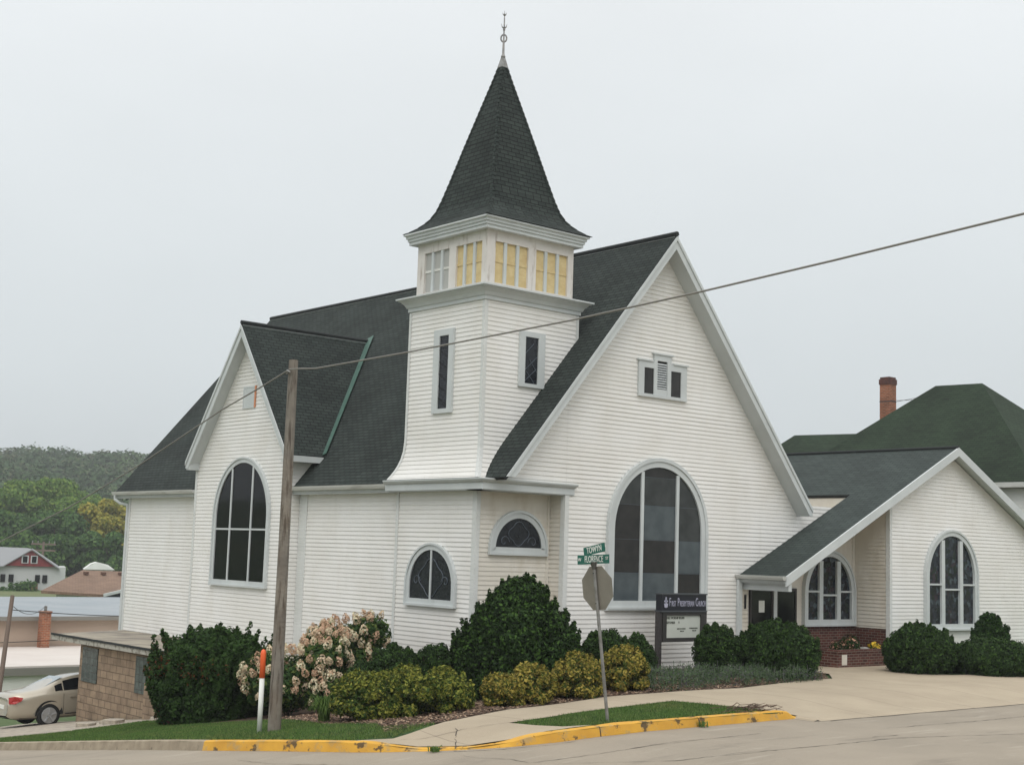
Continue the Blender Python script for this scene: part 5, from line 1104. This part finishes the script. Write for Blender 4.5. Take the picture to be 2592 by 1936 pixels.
# ================================================================ parked car
def car():
    cx, cy = 15.42, 41.15; L_, Wd = 4.95, .92; gz = G(16.5, 41.1)
    root = empty('parked_car', (cx + 2.4, cy, gz), 'beige silver four-door sedan parked half behind the garage', 'car')
    sl_ = .035
    def W3(x, y, z): return Vector((cx + x, cy + y, gz + z + x * sl_ - y * .06 - .04))
    PA = mat('beige_car_paint', S(176, 168, 152), .28, metal=.35, coat=.8); DKG = M['glass']; BK = mat('black_rubber', S(22, 22, 22), .8)
    # stations: x, half width at belt, bottom z, belt z, top z (bonnet/boot/roof), top half width
    st = [(0.0, .62, .38, .70, .88, .55), (.06, .76, .30, .78, .98, .62), (.25, .86, .26, .86, 1.04, .70), (.6, .90, .24, .90, 1.07, .72), (.95, .91, .23, .93, 1.10, .72), (1.45, .92, .22, .95, 1.34, .62), (1.9, .92, .22, .95, 1.43, .58), (2.4, .92, .22, .94, 1.46, .58), (2.95, .92, .22, .93, 1.42, .58), (3.35, .92, .22, .92, 1.22, .66), (3.75, .91, .23, .90, 1.00, .74), (4.3, .90, .24, .84, .93, .72), (4.7, .84, .27, .74, .84, .66), (4.95, .66, .36, .62, .68, .55)]
    rows = []
    for x, hw, zb_, zs, zt, tw in st:
        half = [(hw * .82, zb_), (hw * .97, zb_ + .08), (hw * 1.0, zb_ + .30), (hw * 1.0, (zb_ + zs) / 2 + .12), (hw * .975, zs), (hw * .93, zs + .02), ((hw * .93 + tw) / 2, (zs + zt) / 2 + .01), (tw, zt - .035), (tw * .8, zt), (0, zt + .02)]
        rows.append([(x, -y, z) for y, z in half] + [(x, y, z) for y, z in half[-2::-1]])
    mb = MB()
    for a, b in zip(rows, rows[1:]):
        for k in range(len(a) - 1): mb.face([W3(*a[k]), W3(*b[k]), W3(*b[k + 1]), W3(*a[k + 1])])
    mb.face([W3(*p) for p in rows[0]][::-1]); mb.face([W3(*p) for p in rows[-1]])
    body = mb.build('body', PA, root, uv=False)
    bmod = body.modifiers.new('w', 'WELD'); bmod.merge_threshold = .002
    sb = body.modifiers.new('s', 'SUBSURF'); sb.levels = 2; sb.render_levels = 2
    for p in body.data.polygons: p.use_smooth = True
    def sidept(x, t, off=.012):      # point on the greenhouse side: t 0 belt..1 roof edge
        for (a, b) in zip(st, st[1:]):
            if a[0] <= x <= b[0]:
                q = (x - a[0]) / (b[0] - a[0]); v = [a[i] + (b[i] - a[i]) * q for i in range(6)]; break
        y0, z0, y1, z1 = v[1] * .93, v[3] + .02, v[5], v[4] - .035
        return (x, -(y0 + (y1 - y0) * t + off), z0 + (z1 - z0) * t + off * .3)
    def strip(name, x0, x1, mat_, t0=.10, t1=.86, n=8, mirror=True):
        mb = MB()
        for s in (1, -1):
            for k in range(n):
                xa, xb = x0 + (x1 - x0) * k / n, x0 + (x1 - x0) * (k + 1) / n
                q = [sidept(xa, t0), sidept(xb, t0), sidept(xb, t1), sidept(xa, t1)]; q = [W3(p[0], p[1] * s, p[2]) for p in q]; mb.face(q if s > 0 else q[::-1])
        return mb.build(name, mat_, root, uv=False)
    strip('rear_quarter_glass', 1.30, 1.52, DKG, .12, .70); strip('rear_door_glass', 1.56, 2.28, DKG); strip('front_door_glass', 2.36, 3.2, DKG, .1, .8)
    # rear window
    mb = MB(); P = [(1.0, -.60, 1.125), (1.0, .60, 1.125), (1.62, .52, 1.405), (1.62, -.52, 1.405)]; mb.face([W3(*p) for p in P]); mb.build('rear_window', mat('car_rear_glass', S(150, 162, 168), .1, spec=.6), root, uv=False)
    # wheels
    for x in (1.12, 3.95):
        for s in (-1, 1):
            c = W3(x, s * .82, .33); T = Vector((0, s, 0)); mb = MB()
            mb.tube([c - T * .1, c - T * .08, c + T * .09, c + T * .11], [.30, .335, .335, .31], 28); w_ = mb.build('wheel', BK, root, uv=False, smooth=False)
            mb = MB(); mb.tube([c + T * .10, c + T * .122], [.235, .225], 28)
            for k in range(5):
                a = k * 1.2566 + .3; d_ = Vector((math.cos(a), 0, math.sin(a))); mb.bar(c + T * .128 + d_ * .04, c + T * .128 + d_ * .215, .035, .07, up=T)
            mb.tube([c + T * .12, c + T * .142], .055, 12); mb.build('rim', mat('alloy_rim', S(170, 172, 174), .35, metal=.5), w_, uv=False)
            mb = MB(); seg = 22; A0 = [W3(x + .42 * math.cos(t), s * .915, .33 + .42 * math.sin(t)) for t in [math.pi * k / seg for k in range(seg + 1)]]; A1 = [W3(x + .33 * math.cos(t), s * .905, .33 + .33 * math.sin(t)) for t in [math.pi * k / seg for k in range(seg + 1)]]
            for k in range(seg): mb.face([A0[k], A0[k + 1], A1[k + 1], A1[k]])
            mb.build('wheel_arch', BK, root, uv=False)
    for s in (-1, 1):
        mb = MB(); P = [(.02, s * .66, .72), (.03, s * .60, .90), (.14, s * .80, .93), (.34, s * .885, .88), (.30, s * .90, .80), (.12, s * .84, .72)]
        mb.prism([W3(*p) + Vector((-.012, s * .018, .0)) for p in P], Vector((.0, -s * .03, 0))); mb.build('tail_light', mat('red_tail_light', S(158, 36, 34), .25), root, uv=False)
    mb = MB()
    for x in (1.54, 2.32, 3.3): mb.bar(W3(x, -.928, .35), W3(x, -.905, .92), .008, .008)
    mb.bar(W3(1.6, -.937, .34), W3(3.4, -.937, .34), .02, .03); mb.build('door_seams', BK, root, uv=False)
    for x in (1.72, 2.5): mb = MB(); mb.bar(W3(x, -.94, .82), W3(x + .18, -.94, .825), .03, .025); mb.build('door_handle', PA, root, uv=False)
    mb = MB(); mb.box(cx - .02, cy - .35, gz + .55, cx + .0, cy + .35, gz + .66); mb.build('number_plate', M['paper'], root, uv=False)
    mb = MB(); mb.face([W3(.3, -.8, .24), W3(4.7, -.8, .24), W3(4.7, .8, .24), W3(.3, .8, .24)]); mb.build('underbody', BK, root, uv=False)
car()

# ================================================================ town below and the wooded hill
WB = mat('pale_wall', S(232, 233, 230), .8, c2=S(222, 223, 220), nscale=.4); PK = overlay(mat('beige_stucco', S(190, 172, 156), .9, c2=S(180, 160, 144), nscale=.3), S(150, 128, 112), .5, .55, .8, .5, (1, 1, 3))
WR = overlay(mat('white_membrane_roof', S(204, 197, 190), .7, c2=S(196, 187, 180), nscale=.4), S(170, 158, 150), .35, .6, .8, .5)
BM = mat('pale_blue_metal_roof', S(148, 154, 158), .9, c2=S(138, 146, 151), nscale=.5); GT = mat('grey_gutter', S(128, 126, 120), .7)
b1 = empty('flat_roofed_shop', (22, 56, -7.5), 'pale building with a big white flat roof below the church, behind the car', 'building')
mb = MB(); mb.box(8, 52.0, -8.5, 40, 61.0, -4.98); mb.build('wall', WB, b1); mb = MB(); mb.box(7.7, 51.93, -4.98, 40.2, 61.1, -4.80); mb.build('flat_roof', WR, b1)
mb = MB(); mb.box(7.6, 51.82, -5.14, 40.2, 51.92, -4.86); mb.build('gutter', GT, b1)
mb = MB(); mb.box(20.2, 51.93, -7.2, 21.2, 51.99, -6.0); mb.build('wall_hatch', mat('hatch', S(178, 180, 178), .7), b1)
ch = MB(); ch.box(24.2, 60.35, -4.80, 24.6, 60.75, -3.25); c_ = ch.build('chimney', M['brickchim'], b1); mb = MB(); mb.box(24.17, 60.32, -3.3, 24.63, 60.78, -3.22); mb.build('chimney_cap', M['brickchim'], c_)
mb = MB(); mb.tube([(24.4, 60.55, -3.25), (24.4, 60.55, -3.0)], .07, 8); mb.build('flue', M['metal'], c_)
b2 = empty('long_beige_building', (26, 66, -6), 'long beige stucco building with a pale blue metal roof behind the white flat roof', 'building')
mb = MB(); mb.box(6, 61.3, -8.6, 60, 74, -3.58); mb.build('wall', PK, b2)
mb = MB(); mb.prism([(5.6, 61.0, -3.62), (5.6, 61.0, -3.5), (5.6, 75, -3.22), (5.6, 75, -3.6)], (55, 0, 0)); mb.build('metal_roof', BM, b2)
mb = MB(); mb.box(5.6, 60.92, -3.66, 60, 60.99, -3.48); mb.build('gutter', GT, b2)
for x in (19.0, 20.6, 27): mb = MB(); mb.box(x, 61.24, -4.5, x + .3, 61.29, -4.34); mb.build('wall_vent', GT, b2)
# brown hip-roofed house
def dirp(du, dv, d, z): return Vector((du * d, dv * d, z))
b3 = empty('brown_roofed_house', (43, 98, -6.5), 'white house with a broad brown hip roof and four roof vents', 'house')
BR = brick('brown_shingle', S(131, 109, 93), S(118, 97, 83), S(100, 82, 71), .4, .2, .012, .9, .3, noise=.14, nscale=.5)
P = [(38.9, 97.6, -3.75), (43.0, 96.2, -3.95), (48.0, 97.4, -2.9), (48.6, 101.0, -2.42), (44.0, 102.6, -2.37)]
mb = MB(); mb.face([Vector(p) for p in P]); mb.face([Vector(p) - Z * .2 for p in P][::-1])
mb.face([P[4], P[3], (54, 107, -3.9), (47.5, 109, -3.9)]); mb.face([P[0], P[4], (47.5, 109, -3.9)])
for i in range(3): a, b = Vector(P[i]), Vector(P[i + 1]); mb.face([a - Z * .2, b - Z * .2, b, a])
mb.build('roof', BR, b3)
mb = MB(); mb.prism([(40.2, 98.0, -9), (43.0, 96.6, -9), (43.0, 96.6, -4.1), (40.2, 98.0, -4.0)], (4, 6, 0)); mb.build('wall', WB, b3)
mb = MB(); mb.prism([(43.1, 96.6, -9), (48.4, 98.0, -9), (48.4, 98.0, -3.1), (43.1, 96.6, -4.1)], (.5, 6, 0)); mb.build('dark_gable_wall', mat('navy_siding', S(62, 66, 78), .8), b3)
mb = MB(); mb.bar((42.95, 96.1, -4.0), (48.1, 97.3, -2.95), .12, .2); mb.build('rake_board', M['trim'], b3)
for k in range(4): x = 43.6 + k * 1.25; mb = MB(); mb.box(x, 101.1 - k * .3, -2.66, x + .28, 101.5 - k * .3, -2.46); mb.build('roof_vent', mat('brown_vent', S(96, 70, 58), .8), b3)
# white house with the red gable
b4 = empty('white_house', (69, 190, -7), 'small white house with a red-shingled gable far left at the foot of the trees', 'house')
HW = mat('house_white', S(184, 187, 186), .8); HR = mat('red_gable_shingle', S(142, 60, 60), .8, c2=S(122, 50, 52), nscale=2); HG = mat('house_grey_roof', S(138, 140, 142), .9)
def at(u, z, d, base=(0.9322)): # point at lateral position u (metres along image right) at distance d
    return Vector((.362 * d + .932 * u, .932 * d - .362 * u, z))
mb = MB(); mb.prism([at(-9, -9, 190), at(4.5, -9, 190), at(4.5, -3.75, 190), at(-9, -3.75, 190)], Vector((.362, .932, 0)) * 9); mb.build('wall', HW, b4)
mb = MB(); mb.prism([at(-3.1, -3.7, 189.6), at(3.2, -3.7, 189.6), at(.2, -1.75, 189.6)], Vector((.362, .932, 0)) * 4); mb.build('gable', HR, b4)
mb = MB(); mb.prism([at(-9.5, -3.75, 189), at(-3.2, -3.75, 189.2), at(.2, -1.5, 189.3), at(-.4, -1.45, 194), at(-9.8, -1.3, 194)], Vector((0, 0, -.15))); mb.prism([at(3.7, -3.9, 189.2), at(.2, -1.5, 189.2), at(.2, -1.45, 195), at(3.9, -3.8, 195)], Vector((0, 0, -.15))); mb.build('roof', HG, b4)
for u in (-.55, .55): mb = MB(); mb.prism([at(u - .42, -3.35, 189.55), at(u + .42, -3.35, 189.55), at(u + .42, -2.35, 189.55), at(u - .42, -2.35, 189.55)], -Vector((.362, .932, 0)) * .1); w_ = mb.build('window', M['trim'], b4); mb = MB(); mb.prism([at(u - .28, -3.25, 189.42), at(u + .28, -3.25, 189.42), at(u + .28, -2.45, 189.42), at(u - .28, -2.45, 189.42)], -Vector((.362, .932, 0)) * .02); mb.build('pane', M['glass'], w_)
for u in (-3.1, -2.1, 1.1, 2.0): mb = MB(); mb.prism([at(u - .30, -5.8, 189.9), at(u + .30, -5.8, 189.9), at(u + .30, -4.8, 189.9), at(u - .30, -4.8, 189.9)], -Vector((.362, .932, 0)) * .06); mb.build('window', M['glass'], b4)
mb = MB(); mb.prism([at(-1.0, -7.8, 187), at(1.2, -7.8, 187), at(1.2, -5.9, 187), at(-1.0, -5.9, 187)], Vector((.362, .932, 0)) * 2.5); mb.build('porch_steps', mat('brown_wood', S(112, 84, 66), .9), b4)
# tiny pale roofs further back
for (u, v, d, s, lb) in ((215, 1213, 215, 2.6, 'white awning-like roof glimpsed above the brown roof'), (112, 1213, 230, 1.6, 'pale shed between the trees beside the far crossarm pole')):
    pass
b5 = empty('white_shed', (85, 185, -8), 'pale roof glimpsed just above the brown roof', 'shed'); mb = MB(); d = 208; cx_, cy_ = .404 * d, .915 * d
mb.prism([(cx_ - 1.9, cy_ + .7, -4.3), (cx_ + 2.1, cy_ - .8, -4.3), (cx_ + 1.2, cy_ - .4, -3.6), (cx_ - .3, cy_ + .1, -3.25), (cx_ - 1.0, cy_ + .3, -3.5)], (1.5, 4, 0)); mb.build('roof', WB, b5); mb = MB(); mb.prism([(cx_ - 1.7, cy_ + .9, -9), (cx_ + 1.9, cy_ - .5, -9), (cx_ + 1.9, cy_ - .5, -4.31), (cx_ - 1.7, cy_ + .9, -4.31)], (1.3, 3.5, 0)); mb.build('wall', HW, b5)

# far poles and wires
def pole_(x, y, z0, z1, r_, label, arm=None, lean=(0, 0)):
    root = empty('power_pole', (x, y, z0), label, 'utility pole'); mb = MB(); mb.tube([(x, y, z0 - .4), (x + lean[0], y + lean[1], z1)], [r_, r_ * .75], 10); mb.build('pole', M['pole2'], root)
    if arm:
        for dz in arm[1]: mb = MB(); mb.bar((x - arm[0] * .93, y + arm[0] * .36, z1 - dz), (x + arm[0] * .93, y - arm[0] * .36, z1 - dz), .22, .22); mb.build('crossarm', M['pole2'], root)
        mb = MB()
        for t in (-.9, -.45, .45, .9): mb.tube([(x + arm[0] * .93 * t, y - arm[0] * .36 * t, z1 - arm[1][0]), (x + arm[0] * .93 * t, y - arm[0] * .36 * t, z1 - arm[1][0] + .45)], .07, 6)
        mb.build('insulators', M['metal'], root)
    return root
pole_(15.75, 42.5, -6.0, -1.87, .085, 'leaning old wooden pole at the far left beyond the parked car', lean=(.95, 1.7))
pole_(74.0, 186, -8.6, -.55, .20, 'distant pole with two crossarms in front of the trees', (1.6, (.35, 1.2)))
def wire(a, b, sag, name, label, r_=.012, group='thin wires at the old pole'):
    a, b = Vector(a), Vector(b); P = [a.lerp(b, t / 16) - Z * (sag * 4 * (t / 16) * (1 - t / 16)) for t in range(17)]
    mb = MB(); mb.tube(P, r_, 5); o = mb.build(name, M['wire'], uv=False, origin=tuple(a)); return tag(o, label, 'wire', group)
wire((16.6, 44.1, -2.3), (30, 50.0, -2.6), .25, 'wire', 'thin dark wire crossing the pale blue roof from the old pole', .014)
wire((8, 44.4, -3.2), (28, 50, -3.2), .35, 'wire', 'thin wire sloping low across the beige wall', .014)
wire((16.6, 44.1, -2.1), (24.4, 60.6, -3.0), .35, 'wire', 'slack wire from the old pole to the brick chimney flue', .012)
# green-roofed house behind the wing
b6 = empty('green_roofed_house', (55, 34, -3), 'cream house with a tall dark green hip roof behind the entrance wing', 'house')
H = [(55, 33.05, 8.12), (55, 35.4, 8.17)]; ZE = 3.36
A_ = Vector((50, 27.6, ZE)); B_ = Vector((50, 41, ZE)); C_ = Vector((60, 41, ZE)); D_ = Vector((60, 27.6, ZE)); R0, R1 = Vector(H[0]), Vector(H[1])
mb = MB(); mb.face([A_, R0, R1, B_][::-1]); mb.face([A_, D_, R0]); mb.face([D_, C_, R1, R0]); mb.face([C_, B_, R1]); mb.face([A_, B_, C_, D_]); 
mb.face([(55, 36.5, 6.1), (55, 43.4, 6.26), (51.0, 45.8, 3.2), (51.0, 36.5, 3.2)]); mb.face([(55, 43.4, 6.26), (55, 36.5, 6.1), (59, 36.5, 3.2), (59, 45.8, 3.2)]); mb.face([(55, 43.4, 6.26), (59, 45.8, 3.2), (51, 45.8, 3.2)])
mb.build('roof', M['green_shingle'], b6)
mb = MB(); mb.box(50.5, 28.1, -3.5, 59.5, 40.5, ZE - .02); mb.box(51.4, 40.5, -3.5, 58.6, 45.3, 3.15); mb.build('wall', M['stucco_cream'], b6)
mb = MB(); mb.box(49.9, 27.5, ZE - .18, 50.05, 41.1, ZE + .02); mb.build('gutter', M['gutter'], b6)
mb = MB(); siding(mb, [(28.1, -3), (40.5, -3), (40.5, ZE - .2), (28.1, ZE - .2)], (50.45, 0, 0), (0, 1, 0), (-1, 0, 0), pitch=.16); mb.build('clapboards', M['siding'], b6)
mb = MB(); mb.box(50.38, 28.0, -3, 50.6, 28.2, ZE - .2); mb.box(50.38, 30.0, -3, 50.46, 30.15, ZE - .2); mb.build('corner_board', M['trim'], b6)
mb = MB(); mb.box(55.08, 37.92, 5.4, 55.62, 38.46, 8.68); ch = mb.build('chimney', M['brickchim'], b6); mb = MB(); mb.box(55.05, 37.89, 8.45, 55.65, 38.49, 8.7); mb.box(55.09, 37.93, 8.7, 55.61, 38.45, 8.8); mb.build('chimney_cap', mat('sooty_brick', S(96, 62, 54), .9, c2=S(74, 52, 48), nscale=8), ch)
mb = MB(); mb.tube([(55.04, 37.9, 7.65), (54.2, 34.2, 7.42)], .012, 4); mb.tube([(55.65, 37.9, 7.67), (55.4, 35.0, 7.9)], .012, 4); mb.box(55.07, 37.91, 7.62, 55.63, 38.47, 7.67); mb.build('guy_wires', M['wire'], ch)

# trees
def crown(blobs, dens, size, kind, root, name='crown'):
    V = leafcloud(blobs, dens, size, .7, .35, .28); soup(name, V, 4, LF[kind], rng.integers(0, len(LF[kind]), len(V) // 4), root)
def tree(x, y, h, rad, kind, label, seed, base=None, leaf=.26, dens=9, group='trees at the foot of the hill', n=26, name='tree'):
    rs = random.Random(seed); z = G(x, y) if base is None else base; root = empty(name, (x, y, z), label, 'tree', group)
    blobs = []
    for k in range(n):
        t = rs.random(); a = rs.uniform(0, 6.283); zz = .30 + .62 * t; env = math.sin(math.pi * min(1, (zz - .12) / .95)) ** .7; rr = rad * env * rs.uniform(.35, .85); s_ = rad * rs.uniform(.22, .36)
        blobs.append((x + rr * math.cos(a), y + rr * math.sin(a), z + h * zz, s_, s_, s_ * .72))
    blobs.append((x, y, z + h * .6, rad * .55, rad * .55, h * .26))
    crown(blobs, dens, leaf, kind, root)
    mb = MB(); mb.tube([(x, y, z - .5), (x + .1, y, z + h * .3), (x, y + .2, z + h * .7)], [rad * .075, rad * .05, rad * .02], 8)
    for k in range(6):
        a = k * 1.05; mb.tube([(x, y, z + h * (.22 + .05 * k)), (x + rad * .35 * math.cos(a), y + rad * .35 * math.sin(a), z + h * (.42 + .05 * k)), (x + rad * .6 * math.cos(a), y + rad * .6 * math.sin(a), z + h * (.55 + .05 * k))], [rad * .03, rad * .02, rad * .008], 6)
    mb.build('trunk', M['bark'], root, uv=False); return root
def polar(px, d):   # bearing by position along the picture at 1000-metre spacing measured on site
    th = .3735 + (px - 110) * .000339; return d * math.sin(th), d * math.cos(th)
for i, (px, d, h, rad, kind, lb) in enumerate((
    (20, 262, 15.5, 8.5, 'tree', 'large mid-green tree at the left edge below the wooded hill'), (110, 268, 17.5, 10, 'tree', 'biggest broad green tree in the middle of the valley trees'), (185, 262, 15.5, 8, 'tree', 'broad green tree between the biggest tree and the yellowing one'),
    (65, 240, 11.5, 6.0, 'tree2', 'darker tree behind the white house with the red gable'), (150, 236, 12.0, 6.5, 'tree2', 'dark green tree rising behind the brown roof'), (225, 238, 13.2, 5.6, 'tree3', 'yellowing tree in early autumn colour beside the church corner'), (262, 244, 14.8, 5.6, 'tree3', 'second yellowing tree, half hidden by the church corner'),
    (-30, 250, 13.5, 7.5, 'tree2', 'dark tree at the very left edge of the valley trees'), (118, 215, 8.5, 4.2, 'tree2', 'small dark tree beside the far crossarm pole'), (190, 222, 8.8, 4.8, 'tree2', 'small dark tree just above the ridge of the brown roof'), (250, 218, 8.5, 4.5, 'tree2', 'small dark tree under the yellowing trees'), (15, 222, 8.0, 4.5, 'tree2', 'small dark tree just behind the roof of the white house'),
    (300, 262, 14, 8, 'tree2', 'dark tree mostly hidden behind the church corner'))):
    x, y = polar(px, d); tree(x, y, h, rad, kind, lb, 50 + i, leaf=.30, dens=15, base=-7.6, n=34)
# shrubs around the white house
for i, (px, d, r_, h, lb) in enumerate(((92, 184, 2.2, 2.2, 'low bush between the white house and the crossarm pole'), (62, 183, 1.2, 1.3, 'small bush at the steps of the white house'))):
    x, y = polar(px, d); bush('bush', 'tree2', x, y, r_, h, lb, dens=22, size=.16, lumps=8, seed=90 + i, gz=-7.4)
# the wooded hill: a distant wood that reads as one mass
bl = []; rs = random.Random(5)
for k in range(1500):
    th = rs.uniform(.20, .60); d = rs.uniform(330, 640); x, y = d * math.sin(th), d * math.cos(th); z = G(x, y); r_ = rs.uniform(3.4, 6.8)
    bl.append((x, y, z + r_ * 1.35 + rs.uniform(0, 3), r_, r_, r_ * rs.uniform(.9, 1.25)))
Vs = []; mis = []
for b in bl:
    V = leafcloud([b], 2.0, .62, .75, .4, .22); Vs.append(V); base_ = rs.choice([0, 0, 1, 2, 2, 3]); q = rng.integers(0, 4, len(V) // 4); q[rng.random(len(q)) < .75] = base_; mis.append(q)
mb = MB()
o = soup('forest', np.concatenate(Vs), 4, LF['forest'], np.concatenate(mis)); o['kind'] = 'stuff'; o['label'] = 'distant wood covering the hazy hill'; o['category'] = 'forest'
for i, (u, v) in enumerate(((88, 1163), (111, 1190), (148, 1203), (158, 1180))):
    pass
for i, (px, d, lb) in enumerate(((88, 470, 'tiny white house highest on the wooded hill'), (112, 430, 'tiny white house low on the wooded hill, left of its neighbour'), (150, 400, 'tiny pale house low on the wooded hill, right of the other two'))):
    x, y = polar(px, d); z = G(x, y) + 6.2; root = empty('hill_house', (x, y, z), lb, 'house', 'white houses on the wooded hill'); mb = MB(); mb.box(x - 2.2, y - 2, z - 6, x + 2.2, y + 2, z + 1.2); mb.build('wall', HW, root); mb = MB(); mb.prism([(x - 2.5, y - 2.3, z + 1.2), (x + 2.5, y - 2.3, z + 1.2), (x, y - 2.3, z + 2.6)], (0, 4.6, 0)); mb.build('roof', HG, root)

# haze: thin even air between the camera and the hill
HAZE = .00045
mb = MB(); mb.box(-1050, -650, -14, 1050, 1450, 60); o = mb.build('haze', mat('dummy', (1, 1, 1, 1)), uv=False); o['kind'] = 'stuff'; o['label'] = 'thin pale haze over the valley'; o['category'] = 'haze'
hm = bpy.data.materials.new('haze_air'); hm.use_nodes = True; t = hm.node_tree; t.nodes.remove(t.nodes['Principled BSDF']); pv = t.nodes.new('ShaderNodeVolumePrincipled'); pv.inputs['Density'].default_value = HAZE; pv.inputs['Color'].default_value = (.92, .95, .97, 1); pv.inputs['Anisotropy'].default_value = .1
t.links.new(pv.outputs[0], t.nodes['Material Output'].inputs['Volume']); o.data.materials.clear(); o.data.materials.append(hm)
